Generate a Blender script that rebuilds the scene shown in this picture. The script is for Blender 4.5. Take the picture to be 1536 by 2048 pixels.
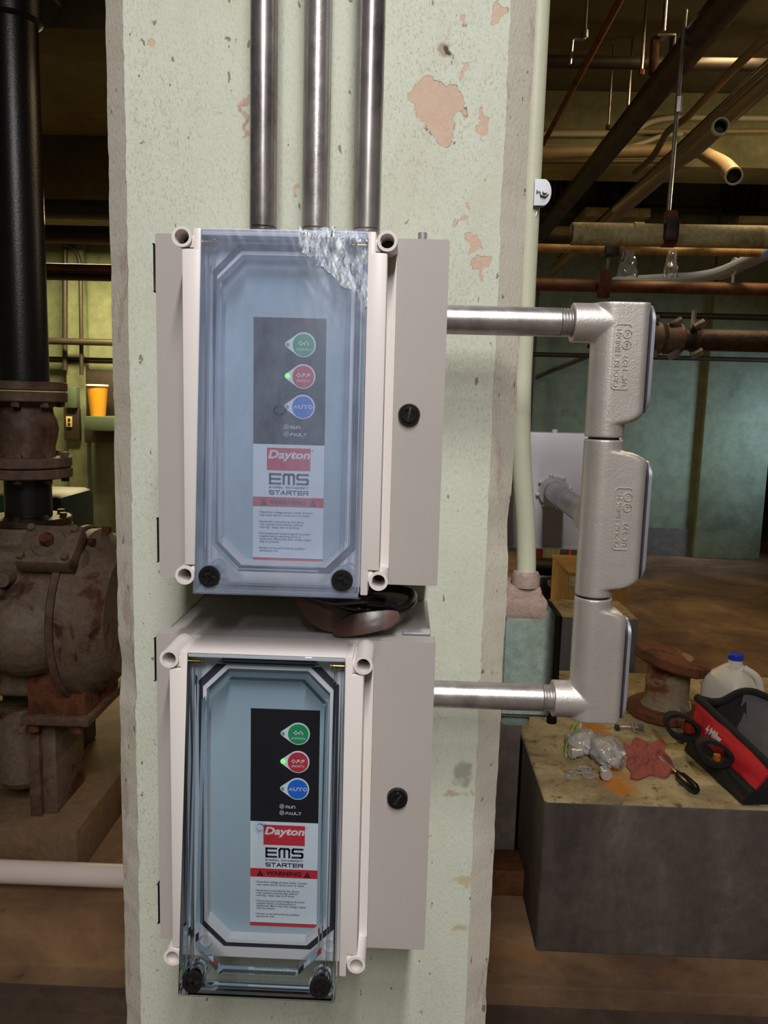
import bpy, bmesh, math, random
import numpy as np
from mathutils import Vector, Matrix, noise
random.seed(7)
for o in list(bpy.data.objects): bpy.data.objects.remove(o)
SC = bpy.context.scene
COL = SC.collection

# ------------------------------------------------------------------ camera
FPX, CAMH = 1580.0, 1.35
_y = np.array([811-768, 803-1024, FPX]); _y /= np.linalg.norm(_y)
_d = np.array([459-768, 12500-1024, FPX]); _d -= _y*_d.dot(_y); _d /= np.linalg.norm(_d)
_x = np.cross(_d, _y)
RCW = np.stack([_x, _y, -_d], 1)          # camera <- world
CPOS = np.array([0, 0, CAMH])
def at(px, py, Y=None, Z=None, X=None):
    """world point on the sight line of a photo pixel at a given depth / height / side"""
    r = RCW.T @ np.array([px-768, py-1024, FPX])
    t = Y/r[1] if Y is not None else ((Z-CAMH)/r[2] if Z is not None else X/r[0])
    return Vector((CPOS + r*t).tolist())
cam = bpy.data.cameras.new('camera'); cob = bpy.data.objects.new('camera', cam); COL.objects.link(cob)
cam.sensor_fit = 'VERTICAL'; cam.sensor_height = 36.0; cam.sensor_width = 27.0
cam.lens = FPX/2048*36.0; cam.clip_start = 0.02; cam.clip_end = 60
_m = RCW.T @ np.diag([1, -1, -1])
M4 = Matrix.Identity(4)
for i in range(3):
    for j in range(3): M4[i][j] = float(_m[i, j])
M4.translation = Vector(CPOS.tolist())
cob.matrix_world = M4
SC.camera = cob
# ------------------------------------------------------------------ light and exposure
SC.view_settings.view_transform = 'Standard'
SC.view_settings.look = 'None'
SC.view_settings.gamma = 1.0
SC.view_settings.use_curve_mapping = False
SC.view_settings.exposure = 0.0
SC.cycles.transparent_max_bounces = 32
wd = bpy.data.worlds.new('world'); SC.world = wd; wd.use_nodes = True
wd.node_tree.nodes['Background'].inputs[0].default_value = (0.9, 0.85, 0.7, 1)
wd.node_tree.nodes['Background'].inputs[1].default_value = 0.012
def lamp(name, kind, loc, energy, color, size=(.1, .1), target=None, radius=.05, spread=None):
    l = bpy.data.lights.new(name, kind); o = bpy.data.objects.new(name, l); COL.objects.link(o)
    o.location = loc; l.energy = energy; l.color = color
    if kind == 'AREA':
        l.shape = 'RECTANGLE'; l.size, l.size_y = size
        if spread: l.spread = spread
    else: l.shadow_soft_size = radius
    if target is not None:
        d = Vector(target)-Vector(loc)
        o.rotation_euler = d.to_track_quat('-Z', 'Y').to_euler()
    return o
# two fluorescent tubes in line on the ceiling above and behind the camera
lamp('tube_lamp_near', 'AREA', (.13, -.75, 2.95), 44, (1, .97, .95), (.10, 1.2))
lamp('tube_lamp_far', 'AREA', (.13, -2.1, 2.95), 61, (1, .97, .95), (.10, 1.2))
# warm lamps further into the plant room
lamp('warm_lamp_left', 'AREA', (-2.3, 6.25, 2.60), 130, (1, .84, .44), (1.2, .25))
lamp('warm_lamp_right', 'POINT', (2.7, 3.7, 2.6), 20, (1, .80, .48), radius=.12)
lamp('warm_lamp_aisle', 'AREA', (1.5, 3.4, 3.1), 24, (1, .72, .40), (.2, 1.2))
# cool daylight from an opening on the right of the far wall
lamp('cool_daylight', 'AREA', (4.5, 5.9, 1.35), 13, (.48, .70, 1), (.6, .6), target=(2.35, 7.25, .95), spread=math.radians(62))

# ------------------------------------------------------------------ materials
def lin(c):
    return tuple(((v/255)/12.92 if v/255 <= .04045 else ((v/255+.055)/1.055)**2.4) for v in c)
class NT:
    def __init__(s, name):
        s.m = bpy.data.materials.new(name); s.m.use_nodes = True
        s.t = s.m.node_tree; s.n = s.t.nodes; s.b = s.n['Principled BSDF']; s.out = s.n['Material Output']
        s.tc = s.n.new('ShaderNodeTexCoord')
    def link(s, a, b): s.t.links.new(a, b)
    def noise(s, scale, detail=6, rough=.6, stretch=None, dist=0, vec=None):
        v = vec if vec is not None else s.tc.outputs['Object']
        if stretch:
            mp = s.n.new('ShaderNodeMapping'); mp.inputs['Scale'].default_value = stretch
            s.link(v, mp.inputs[0]); v = mp.outputs[0]
        n = s.n.new('ShaderNodeTexNoise'); n.inputs['Scale'].default_value = scale
        n.inputs['Detail'].default_value = detail; n.inputs['Roughness'].default_value = rough
        n.inputs['Distortion'].default_value = dist
        s.link(v, n.inputs['Vector']); return n.outputs['Fac']
    def ramp(s, f, stops, const=False):
        r = s.n.new('ShaderNodeValToRGB'); e = r.color_ramp
        if const: e.interpolation = 'CONSTANT'
        while len(e.elements) < len(stops): e.elements.new(.5)
        for el, (p, c) in zip(e.elements, stops):
            el.position = p; el.color = (c, c, c, 1) if isinstance(c, (int, float)) else (*c, 1)
        s.link(f, r.inputs[0]); return r.outputs[0]
    def mix(s, f, a, b, mode='MIX'):
        x = s.n.new('ShaderNodeMix'); x.data_type = 'RGBA'; x.blend_type = mode
        for sock, v in ((x.inputs[0], f), (x.inputs[6], a), (x.inputs[7], b)):
            if isinstance(v, (int, float)): sock.default_value = v
            elif isinstance(v, tuple): sock.default_value = (*v, 1)
            else: s.link(v, sock)
        return x.outputs[2]
    def math(s, op, a, b=None, clamp=False):
        x = s.n.new('ShaderNodeMath'); x.operation = op; x.use_clamp = clamp
        for sock, v in ((x.inputs[0], a), (x.inputs[1], b)):
            if v is None: continue
            if isinstance(v, (int, float)): sock.default_value = v
            else: s.link(v, sock)
        return x.outputs[0]
    def vmath(s, op, a, b=None):
        x = s.n.new('ShaderNodeVectorMath'); x.operation = op
        for sock, v in ((x.inputs[0], a), (x.inputs[1], b)):
            if v is None: continue
            if isinstance(v, tuple): sock.default_value = v
            else: s.link(v, sock)
        return x.outputs['Value'] if op == 'LENGTH' else x.outputs[0]
    def bump(s, h, strength, dist=.002):
        b = s.n.new('ShaderNodeBump'); b.inputs['Strength'].default_value = strength
        b.inputs['Distance'].default_value = dist
        s.link(h, b.inputs['Height']); s.link(b.outputs[0], s.b.inputs['Normal'])
    def color(s, c): 
        if isinstance(c, tuple): s.b.inputs['Base Color'].default_value = (*c, 1)
        else: s.link(c, s.b.inputs['Base Color'])
    def set(s, rough=None, metal=None, **k):
        if rough is not None:
            if isinstance(rough, (int, float)): s.b.inputs['Roughness'].default_value = rough
            else: s.link(rough, s.b.inputs['Roughness'])
        if metal is not None: s.b.inputs['Metallic'].default_value = metal
        for a, v in k.items(): s.b.inputs[a.replace('_', ' ')].default_value = v
MATS = {}
def plain(name, c, rough=.5, metal=0., var=.08, scale=40, bump=0., bscale=200, stretch=None, **k):
    """one paint or metal with slight mottling and fine relief"""
    if name in MATS: return MATS[name]
    t = NT(name); c = lin(c)
    n = t.noise(scale, 5, .6, stretch)
    t.color(t.mix(n, tuple(max(0, v*(1-var*1.6)) for v in c), tuple(min(1, v*(1+var*1.6)) for v in c)))
    t.set(rough, metal, **k)
    if bump: t.bump(t.noise(bscale, 4, .6), bump)
    MATS[name] = t.m; return t.m
def layered(name, cols, scale, rough=.8, metal=0., bump=.3, bscale=None, stops=None, stretch=None, detail=8, dist=0.6):
    """patches of several colours (old paint, rust, grime) broken up by noise"""
    if name in MATS: return MATS[name]
    t = NT(name); n = t.noise(scale, detail, .65, stretch, dist)
    k = len(cols); st = stops or [.32+.36*i/(k-1) for i in range(k)]
    a = t.ramp(n, [(p, lin(c)) for p, c in zip(st, cols)])
    f = t.noise(scale*9, 6, .7)
    t.color(t.mix(t.ramp(f, [(.3, .0), (.75, .55)]), a, tuple(v*.45 for v in lin(cols[0]))))
    t.set(rough, metal); t.bump(t.noise(bscale or scale*6, 6, .7), bump, .004)
    MATS[name] = t.m; return t.m
def clear(name, tint, edge, gloss_rough=.03, haze=None, haze_amt=0.0, ior=1.5, hscale=30, hs=(1, 1, .5), lo=.55, hi=1.6):
    """clear plastic: tinted straight-through transmission, Fresnel reflection, optional milky haze"""
    t = NT(name); t.n.remove(t.b)
    lw = t.n.new('ShaderNodeLayerWeight'); lw.inputs['Blend'].default_value = .25
    tr = t.n.new('ShaderNodeBsdfTransparent'); t.link(t.mix(lw.outputs['Facing'], tint, edge), tr.inputs[0])
    gl = t.n.new('ShaderNodeBsdfGlossy'); gl.inputs['Roughness'].default_value = gloss_rough
    fr = t.n.new('ShaderNodeFresnel'); fr.inputs[0].default_value = ior
    sh = tr.outputs[0]
    if haze:
        df = t.n.new('ShaderNodeBsdfDiffuse'); df.inputs[0].default_value = (*haze, 1)
        m = t.n.new('ShaderNodeMixShader')
        t.link(t.ramp(t.noise(hscale, 6, .7, hs), [(.3 if lo > .1 else .43, haze_amt*lo), (.72 if lo > .1 else .60, haze_amt*hi)]), m.inputs[0])
        t.link(sh, m.inputs[1]); t.link(df.outputs[0], m.inputs[2]); sh = m.outputs[0]
    m = t.n.new('ShaderNodeMixShader'); t.link(fr.outputs[0], m.inputs[0]); t.link(sh, m.inputs[1]); t.link(gl.outputs[0], m.inputs[2])
    t.link(m.outputs[0], t.out.inputs[0]); MATS[name] = t.m; return t.m
def emit(name, c, strength):
    t = NT(name); t.b.inputs['Base Color'].default_value = (*c, 1)
    t.b.inputs['Emission Color'].default_value = (*c, 1); t.b.inputs['Emission Strength'].default_value = strength
    MATS[name] = t.m; return t.m

# pillar paint: pale green over pink plaster, flaked off in places
PATCH = []
def pillar_paint(name, base, worn, patches, wear, blots=()):
    t = NT(name); ob = t.tc.outputs['Object']
    warp = t.n.new('ShaderNodeTexNoise'); warp.inputs['Scale'].default_value = 55; warp.inputs['Detail'].default_value = 5
    t.link(ob, warp.inputs['Vector'])
    off = t.vmath('MULTIPLY', t.vmath('SUBTRACT', warp.outputs['Color'], (.5, .5, .5)), (.034, 0, .034))
    pos = t.vmath('ADD', ob, off)
    d = None
    for (px, py, rx, rz) in patches:
        c = at(px, py, Y=.82); k = .82/FPX
        v = t.vmath('MULTIPLY', t.vmath('SUBTRACT', pos, tuple(c)), (1/(rx*k), 0, 1/(rz*k)))
        l = t.vmath('LENGTH', v)
        d = l if d is None else t.math('MINIMUM', d, l)
    flake = t.noise(300, 5, .65, (1, 1, .6))
    chips = t.ramp(t.noise(95, 3, .5, (1.25, 1, .55)), [(.69, 0.), (.71, 1.)])
    dens = t.ramp(t.noise(7, 4, .6, (1.3, 1, .7)), [(.38, .25), (.62, 1.)])
    pits = t.math('MULTIPLY', t.ramp(t.noise(470, 4, .68, (1.2, 1, .6)), [(.53, 0.), (.66, .9)]), dens)
    w = t.ramp(t.noise(14, 8, .75, (1.4, 1, .35), .4), [(wear, 0.), (wear+.06, 1.)])
    tone = t.mix(t.noise(5, 5, .6), tuple(v*.90 for v in base), tuple(min(1, v*1.07) for v in base))
    tone = t.mix(t.ramp(t.noise(6, 7, .75, (1.5, 1, .5), .5), [(.5, 0.), (.72, .38)]), tone, lin((196, 184, 158)))
    c1 = t.mix(w, tone, worn)
    c2 = t.mix(t.math('MULTIPLY', pits, .58), c1, lin((148, 140, 116)))
    c3 = t.mix(t.math('MULTIPLY', chips, .8), c2, lin((126, 106, 84)))
    hh = flake
    if d is not None:
        msk = t.ramp(t.math('MULTIPLY', d, .5), [(.47, 1.), (.49, 0.)])
        rim = t.ramp(t.math('MULTIPLY', d, .5), [(.46, 0.), (.475, 1.), (.492, 1.), (.51, 0.)])
        plaster = t.mix(t.noise(60, 6, .7), lin((196, 164, 142)), lin((224, 198, 176)))
        c3 = t.mix(msk, c3, plaster)
        c3 = t.mix(t.math('MULTIPLY', rim, t.ramp(t.noise(120, 3), [(.5, 0.), (.62, .7)])), c3, lin((90, 70, 55)))
        hh = t.math('SUBTRACT', flake, t.math('MULTIPLY', msk, 1.2))
    for px, py, rx, rz, col, al in blots:
        c = at(px, py, Y=.82); k = .82/FPX
        l = t.vmath('LENGTH', t.vmath('MULTIPLY', t.vmath('SUBTRACT', pos, tuple(c)), (1/(rx*k), 0, 1/(rz*k))))
        c3 = t.mix(t.ramp(t.math('MULTIPLY', l, .5), [(.30, al), (.55, 0.)]), c3, lin(col))
    hh = t.math('SUBTRACT', hh, t.math('MULTIPLY', chips, .9))
    t.color(c3); t.set(.62); t.bump(hh, .55, .0012); MATS[name] = t.m; return t.m
GREEN = lin((214, 219, 202))
pat = [(868, 205, 36, 36), (905, 205, 26, 36), (885, 250, 28, 36), (845, 190, 22, 20), (997, 28, 14, 24), (964, 246, 9, 20), (965, 528, 15, 17),
       (944, 487, 10, 18), (922, 442, 11, 9), (933, 405, 6, 8), (301, 94, 7, 10), (489, 215, 6, 13), (490, 258, 5, 13), (925, 40, 5, 12),
       (596, 380, 5, 8), (958, 485, 6, 11), (968, 1350, 8, 34), (1000, 1560, 5, 30), (940, 1590, 5, 10), (859, 1812, 6, 10), (925, 140, 6, 12), (960, 550, 5, 8)]
PIL = pillar_paint('pillar_paint', GREEN, lin((190, 178, 150)), pat, .68, [(893, 95, 17, 15, (150, 120, 84), .7), (901, 90, 10, 9, (52, 40, 30), .95), (925, 1545, 18, 30, (120, 112, 98), .55), (905, 1590, 30, 8, (176, 150, 110), .6), (925, 1760, 22, 10, (188, 170, 120), .6), (920, 1860, 16, 14, (186, 164, 118), .6), (490, 240, 5, 30, (170, 130, 110), .5)])
CHAM = pillar_paint('pillar_chamfer', lin((228, 222, 206)), lin((206, 188, 178)), [], .56)

GALV = NT('galvanised_steel')
_g = GALV.noise(26, 5, .6, (1, 1, .35)); GALV.color(GALV.ramp(_g, [(.3, lin((150, 143, 142))), (.55, lin((196, 190, 188))), (.75, lin((214, 208, 205)))]))
GALV.set(GALV.ramp(GALV.noise(90, 6, .7), [(.3, .26), (.7, .40)]), .76); GALV.bump(GALV.noise(500, 3), .05); GALV = GALV.m
GALVD = NT('darker_steel')
_g = GALVD.noise(18, 6, .7, (1, 1, .5)); GALVD.color(GALVD.ramp(_g, [(.32, lin((104, 98, 100))), (.5, lin((170, 163, 162))), (.7, lin((205, 198, 196)))]))
GALVD.set(.31, .78); GALVD = GALVD.m
CAST = NT('cast_aluminium')
CAST.color(CAST.mix(CAST.noise(35, 6, .7), lin((186, 178, 172)), lin((222, 215, 209))))
CAST.set(.42, .62); CAST.bump(CAST.math('ADD', CAST.noise(650, 3, .5), CAST.math('MULTIPLY', CAST.noise(260, 3), .8)), .22, .0008); CAST = CAST.m
BOXG = plain('grey_enamel', (179, 172, 168), .42, 0, .025, 12, .06, 700)
BOXG2 = plain('light_grey_enamel', (188, 182, 188), .4, 0, .03, 10)
OFFW = NT('cream_plastic')
_s = OFFW.ramp(OFFW.noise(9, 3, .5, (1, 1, .5)), [(.60, 0.), (.74, .35)])
OFFW.color(OFFW.mix(_s, lin((232, 224, 220)), lin((234, 212, 180)))); OFFW.set(.38); OFFW = OFFW.m
GASK = plain('dark_rubber', (52, 46, 56), .7)
BLACKP = plain('black_plastic', (20, 19, 20), .3)
RECESS = plain('blue_grey_plastic', (165, 178, 184), .45, 0, .02)
CLEAR = clear('clear_polycarbonate', (.93, .966, .992), (.78, .85, .94), ior=1.24)
CLEARF = clear('filmed_polycarbonate', (.92, .955, .995), (.78, .85, .96), .30, ior=1.24)
FILM = clear('protective_film', (.97, .985, 1.0), (.75, .82, .9), .33, (.58, .68, .95), .17, 1.3, 22)
FILM_GLINT = clear('crumpled_film', (.985, .99, 1.0), (.9, .93, .97), .3, (.88, .94, 1.0), .5, 1.18, 70, hs=(2.6, 1, .7), lo=.02, hi=1.7)  # streaks of white haze colour stand in for glints on the folds
BAGGY = clear('clear_bag', (.96, .96, .96), (.8, .8, .8), .15, (.94, .93, .92), .34, 1.30, 40)
BRASS = plain('brass', (226, 180, 110), .25, 1.)
PBLK = plain('panel_black', (30, 28, 33), .35, 0, .0)
PWHT = plain('panel_white', (226, 226, 228), .4, 0, .0)
PRED = plain('print_red', (206, 50, 58), .4, 0, .0)
PPINK = plain('print_pale', (238, 214, 216), .4, 0, .0)
PDARK = plain('print_dark', (46, 42, 54), .4, 0, .0)
PBAND = plain('print_maroon', (70, 20, 30), .4, 0, 0)
PGREY = plain('print_grey', (64, 64, 78), .4, 0, 0)
BGRN = plain('button_green', (36, 148, 92), .4, 0, 0); BRED = plain('button_red', (196, 52, 66), .4, 0, 0); BBLU = plain('button_blue', (34, 104, 200), .4, 0, 0)
LEDG = emit('led_green', (.05, 1.0, .02), 5); LEDO = plain('led_off', (150, 150, 150), .3)
CONC = layered('stained_concrete', [(70, 60, 54), (112, 96, 78), (150, 132, 96), (172, 152, 112)], 5, .85, 0, .35)
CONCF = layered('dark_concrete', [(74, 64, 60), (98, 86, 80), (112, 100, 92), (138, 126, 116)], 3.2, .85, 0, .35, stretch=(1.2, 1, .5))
RUST = layered('rusted_iron', [(60, 34, 22), (104, 58, 34), (134, 78, 46), (90, 60, 44)], 16, .85, .1, .6)
DRUST = layered('dark_rusted_pipe', [(24, 17, 13), (46, 30, 21), (82, 52, 32), (44, 32, 25)], 12, .45, .25, .7)
PUMPM = layered('peeling_pump_paint', [(44, 28, 22), (100, 60, 38), (118, 98, 82), (130, 110, 94), (120, 102, 88)], 7, .6, 0, .45, stops=[.36, .415, .45, .6, .75])
VALVM = layered('brown_valve_paint', [(66, 44, 36), (98, 72, 60), (116, 90, 76), (130, 106, 92)], 9, .6, 0, .4)
BLKP = plain('black_gloss_pipe', (27, 24, 26), .32, 0, .2, 14, .25, 160)
WALLP = layered('far_wall_paint', [(82, 86, 64), (108, 114, 86), (118, 124, 94), (112, 118, 92)], 1.2, .75, 0, .15, stops=[.25, .36, .5, .7])
CEILM = layered('ceiling_concrete', [(84, 77, 54), (106, 98, 70), (112, 104, 76)], .9, .85, 0, .2)
PVCW = plain('pvc_white', (232, 218, 212), .35, 0, .03, 20)
GPIPE = plain('green_painted_pipe', (208, 208, 184), .5, 0, .08, 30, .2, 90, (1, 1, .4))
GBOX = layered('green_junction_paint', [(142, 110, 94), (130, 152, 142), (150, 172, 162), (142, 164, 152)], 9, .6, 0, .4, stops=[.26, .36, .5, .7])
PINKD = layered('pink_dust', [(158, 132, 122), (186, 162, 150), (196, 172, 160)], 20, .85, 0, .5)
BEIGE = layered('beige_lagged_pipe', [(112, 96, 62), (176, 160, 112), (200, 184, 136), (190, 172, 124)], 10, .7, 0, .4)
YELP = layered('yellowed_pipe', [(120, 84, 40), (178, 136, 70), (196, 158, 92)], 12, .6, 0, .3)
BROWNP = layered('brown_pipe', [(72, 42, 24), (110, 66, 36), (130, 84, 48)], 12, .55, .1, .3)
DKMET = plain('dark_metal', (58, 50, 42), .5, .3, .2, 20)
OLIVE = plain('olive_conduit', (122, 106, 80), .5, .2, .15, 14)
TANC = plain('tan_conduit', (178, 156, 118), .5, .1, .12, 12)
WHTC = plain('pale_conduit', (206, 198, 168), .5, 0, .06, 14)
BLUEH = plain('blue_grey_hose', (150, 164, 190), .35, 0, .1, 12)
BLACKC = plain('black_canvas', (22, 20, 20), .85, 0, .2, 60, .4, 500)
GREYC = plain('grey_lining', (88, 84, 88), .85, 0, .12, 40, .4, 500)
REDC = plain('red_canvas', (196, 26, 38), .75, 0, .08, 60, .4, 600)
RAGM = plain('red_rag', (160, 86, 78), .9, 0, .14, 30, .5, 400)
JUGM = NT('milky_plastic'); JUGM.color(lin((222, 214, 202))); JUGM.set(.4, 0, Subsurface_Weight=.25, Subsurface_Radius=(.03, .03, .03)); JUGM = JUGM.m
BLUEC = plain('blue_cap', (36, 58, 190), .4)
CARD = layered('cardboard', [(150, 108, 50), (176, 130, 66), (186, 140, 76)], 5, .85, 0, .1)
STEEL = plain('bright_steel', (214, 212, 216), .28, .6, .06, 40)
CHROME = plain('zinc_plate', (196, 198, 208), .3, .7, .08, 60)
LENS = plain('brown_lens', (84, 58, 50), .25, 0, .12, 20)

# ------------------------------------------------------------------ mesh helpers
class MB:
    def __init__(s): s.bm = bmesh.new()
    def add(s, verts, faces):
        vs = [s.bm.verts.new(v) for v in verts]
        for f in faces:
            try: s.bm.faces.new([vs[i] for i in f])
            except ValueError: pass
        return vs
    def box(s, lo, hi, bev=0, seg=2, M=None):
        t = bmesh.new(); bmesh.ops.create_cube(t, size=1)
        lo, hi = Vector(lo), Vector(hi)
        for v in t.verts: v.co = Vector(((v.co[i]+.5)*(hi[i]-lo[i])+lo[i] for i in range(3)))
        if bev: bmesh.ops.bevel(t, geom=list(t.edges), offset=bev, segments=seg, affect='EDGES', profile=.5)
        return s.merge(t, M)
    def merge(s, t, M=None):
        if M is not None: bmesh.ops.transform(t, matrix=M, verts=t.verts)
        t.verts.index_update()
        s.add([v.co.copy() for v in t.verts], [[v.index for v in f.verts] for f in t.faces]); t.free(); return s
    def frame(s, p0, p1):
        z = (Vector(p1)-Vector(p0)).normalized()
        x = z.orthogonal().normalized(); return x, z.cross(x), z
    def cyl(s, p0, p1, r0, r1=None, n=24, cap=True, hole=0):
        """cylinder or cone; with hole > 0 a tube of that inner radius"""
        r1 = r0 if r1 is None else r1; p0, p1 = Vector(p0), Vector(p1); x, y, z = s.frame(p0, p1)
        ring = lambda p, r: [p+x*(r*math.cos(2*math.pi*i/n))+y*(r*math.sin(2*math.pi*i/n)) for i in range(n)]
        V = ring(p0, r0)+ring(p1, r1); Fc = [(i, (i+1) % n, n+(i+1) % n, n+i) for i in range(n)]
        if hole:
            V += ring(p0, hole)+ring(p1, hole)
            for i in range(n):
                j = (i+1) % n
                Fc += [(2*n+j, 2*n+i, 3*n+i, 3*n+j), (n+i, n+j, 3*n+j, 3*n+i), (j, i, 2*n+i, 2*n+j)]
        elif cap: Fc += [tuple(range(n-1, -1, -1)), tuple(range(n, 2*n))]
        s.add(V, Fc); return s
    def hexa(s, p0, p1, r): return s.cyl(p0, p1, r, n=6)
    def tube(s, pts, r, n=14, cap=True, rs=None, closed=False):
        pts = [Vector(p) for p in pts]; k = len(pts); V = []; Fc = []; prev = None
        for i, p in enumerate(pts):
            if closed: d = pts[(i+1) % k]-pts[i-1]
            else: d = (pts[min(i+1, k-1)]-pts[max(i-1, 0)])
            d.normalize()
            if prev is None: u = d.orthogonal().normalized()
            else: u = (prev-d*prev.dot(d)).normalized()
            prev = u; w = d.cross(u); rr = rs[i] if rs else r
            V += [p+u*(rr*math.cos(2*math.pi*a/n))+w*(rr*math.sin(2*math.pi*a/n)) for a in range(n)]
        for i in range(k if closed else k-1):
            b = ((i+1) % k)*n
            for a in range(n): Fc.append((i*n+a, i*n+(a+1) % n, b+(a+1) % n, b+a))
        if cap and not closed: Fc += [tuple(range(n-1, -1, -1)), tuple(range((k-1)*n, k*n))]
        s.add(V, Fc); return s
    def lathe(s, base, axis, prof, n=40):
        """prof: (radius, height along axis) list, closed at the ends"""
        base = Vector(base); x, y, z = s.frame(base, base+Vector(axis)); V = []; Fc = []
        for r, h in prof:
            V += [base+z*h+x*(max(r, 1e-5)*math.cos(2*math.pi*i/n))+y*(max(r, 1e-5)*math.sin(2*math.pi*i/n)) for i in range(n)]
        for k in range(len(prof)-1):
            for i in range(n): Fc.append((k*n+i, k*n+(i+1) % n, (k+1)*n+(i+1) % n, (k+1)*n+i))
        Fc += [tuple(range(n-1, -1, -1)), tuple(range((len(prof)-1)*n, len(prof)*n))]
        s.add(V, Fc); return s
    def prism(s, poly, o, A, B, N, h):
        """flat polygon (a,b) at o + aA + bB pulled along N by h"""
        o, A, B, N = map(Vector, (o, A, B, N)); k = len(poly)
        V = [o+A*a+B*b for a, b in poly]+[o+A*a+B*b+N*h for a, b in poly]
        s.add(V, [tuple(range(k-1, -1, -1)), tuple(range(k, 2*k))]+[(i, (i+1) % k, k+(i+1) % k, k+i) for i in range(k)]); return s
    def ring(s, outer, inner, o, A, B, N, h):
        """frame between two loops of equal count, pulled along N by h"""
        o, A, B, N = map(Vector, (o, A, B, N)); k = len(outer); V = []
        for z in (0, h):
            for L in (outer, inner): V += [o+A*a+B*b+N*z for a, b in L]
        Fc = []
        for i in range(k):
            j = (i+1) % k
            Fc += [(i, j, 2*k+j, 2*k+i), (k+j, k+i, 3*k+i, 3*k+j), (2*k+i, 2*k+j, 3*k+j, 3*k+i), (j, i, k+i, k+j)]
        s.add(V, Fc); return s
    def sphere(s, c, r, sc=(1, 1, 1), u=20, v=12, M=None):
        t = bmesh.new(); bmesh.ops.create_uvsphere(t, u_segments=u, v_segments=v, radius=r)
        for q in t.verts: q.co = Vector((q.co[0]*sc[0], q.co[1]*sc[1], q.co[2]*sc[2]))
        s.merge(t, (Matrix.Translation(Vector(c)) @ M) if M is not None else Matrix.Translation(Vector(c))); return s
    def grid(s, f, nu, nv):
        V = [f(i/nu, j/nv) for j in range(nv+1) for i in range(nu+1)]
        s.add(V, [(j*(nu+1)+i, j*(nu+1)+i+1, (j+1)*(nu+1)+i+1, (j+1)*(nu+1)+i) for j in range(nv) for i in range(nu)]); return s
    def xf(s, M): bmesh.ops.transform(s.bm, matrix=M, verts=s.bm.verts); return s
    def mesh(s, name, smooth=True, ang=32, fix=True):
        if fix: bmesh.ops.recalc_face_normals(s.bm, faces=s.bm.faces)
        if smooth:
            for f in s.bm.faces: f.smooth = True
            for e in s.bm.edges:
                if len(e.link_faces) == 2 and e.calc_face_angle(0) > math.radians(ang): e.smooth = False
        me = bpy.data.meshes.new(name); s.bm.to_mesh(me); s.bm.free(); return me
    def build(s, name, mat, parent=None, **k): return put(name, s.mesh(name, **k), mat, parent)
    def fused(s, name, mat, voxel, parent=None, it=4):
        """melt overlapping solids into one cast skin"""
        bmesh.ops.recalc_face_normals(s.bm, faces=s.bm.faces)
        me = bpy.data.meshes.new('t'); s.bm.to_mesh(me); s.bm.free()
        o = bpy.data.objects.new('t', me); COL.objects.link(o)
        r = o.modifiers.new('r', 'REMESH'); r.mode = 'VOXEL'; r.voxel_size = voxel; r.use_smooth_shade = True
        q = o.modifiers.new('s', 'SMOOTH'); q.iterations = it; q.factor = .5
        bpy.context.view_layer.update()
        res = bpy.data.meshes.new_from_object(o.evaluated_get(bpy.context.evaluated_depsgraph_get()))
        bpy.data.objects.remove(o); res.name = name
        for p in res.polygons: p.use_smooth = True
        return put(name, res, mat, parent)
def put(name, me, mat, parent=None):
    me.materials.clear()
    for m in (mat if isinstance(mat, (list, tuple)) else [mat]): me.materials.append(m)
    o = bpy.data.objects.new(name, me); COL.objects.link(o)
    if parent is not None:
        o.parent = parent          # every part keeps world coordinates in its mesh
        M = Matrix.Translation(-Vector(parent.location)) if parent.parent is None else Matrix.Identity(4)
        o.matrix_parent_inverse = M
    return o
def tag(o, label=None, cat=None, group=None, kind=None):
    for k, v in (('label', label), ('category', cat), ('group', group), ('kind', kind)):
        if v: o[k] = v
    return o
def rebase(o):
    """put the origin of a one-mesh thing at the middle of its base"""
    co = [v.co for v in o.data.vertices]
    b = Vector(((min(c.x for c in co)+max(c.x for c in co))/2, (min(c.y for c in co)+max(c.y for c in co))/2, min(c.z for c in co)))
    o.data.transform(Matrix.Translation(-b)); o.location = b; return o
def thing(name, label, cat, loc=(0, 0, 0), group=None):
    o = bpy.data.objects.new(name, None); COL.objects.link(o); o.location = loc; o.empty_display_size = .05
    return tag(o, label, cat, group)
def solo(mb, name, mat, label, cat, group=None, **k): return tag(rebase(mb.build(name, mat, **k)), label, cat, group)
def bend(pts, r, n=8):
    """polyline with its corners rounded to radius-like distance r"""
    P = [Vector(p) for p in pts]; out = [P[0]]
    for a, b, c in zip(P, P[1:], P[2:]):
        u, w = (a-b), (c-b); q = min(r, u.length*.49, w.length*.49); s, e = b+u.normalized()*q, b+w.normalized()*q
        out += [s*(1-t)**2+b*2*t*(1-t)+e*t*t for t in [i/n for i in range(n+1)]]
    return out+[P[-1]]
def text_mesh(s, size, o, A, B, ext=0.0, align='LEFT', sx=1.0, shear=0., bold=0.):
    c = bpy.data.curves.new('t', 'FONT'); c.body = s; c.size = size; c.extrude = ext; c.align_x = align; c.resolution_u = 2
    c.shear = shear; c.offset = bold
    ob = bpy.data.objects.new('t', c); COL.objects.link(ob); bpy.context.view_layer.update()
    me = bpy.data.meshes.new_from_object(ob.evaluated_get(bpy.context.evaluated_depsgraph_get())); bpy.data.objects.remove(ob)
    A, B = Vector(A), Vector(B); N = A.cross(B); M = Matrix.Identity(4)
    for i in range(3): M[i][0], M[i][1], M[i][2] = A[i]*sx, B[i], N[i]
    M.translation = Vector(o); me.transform(M); return me
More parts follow.
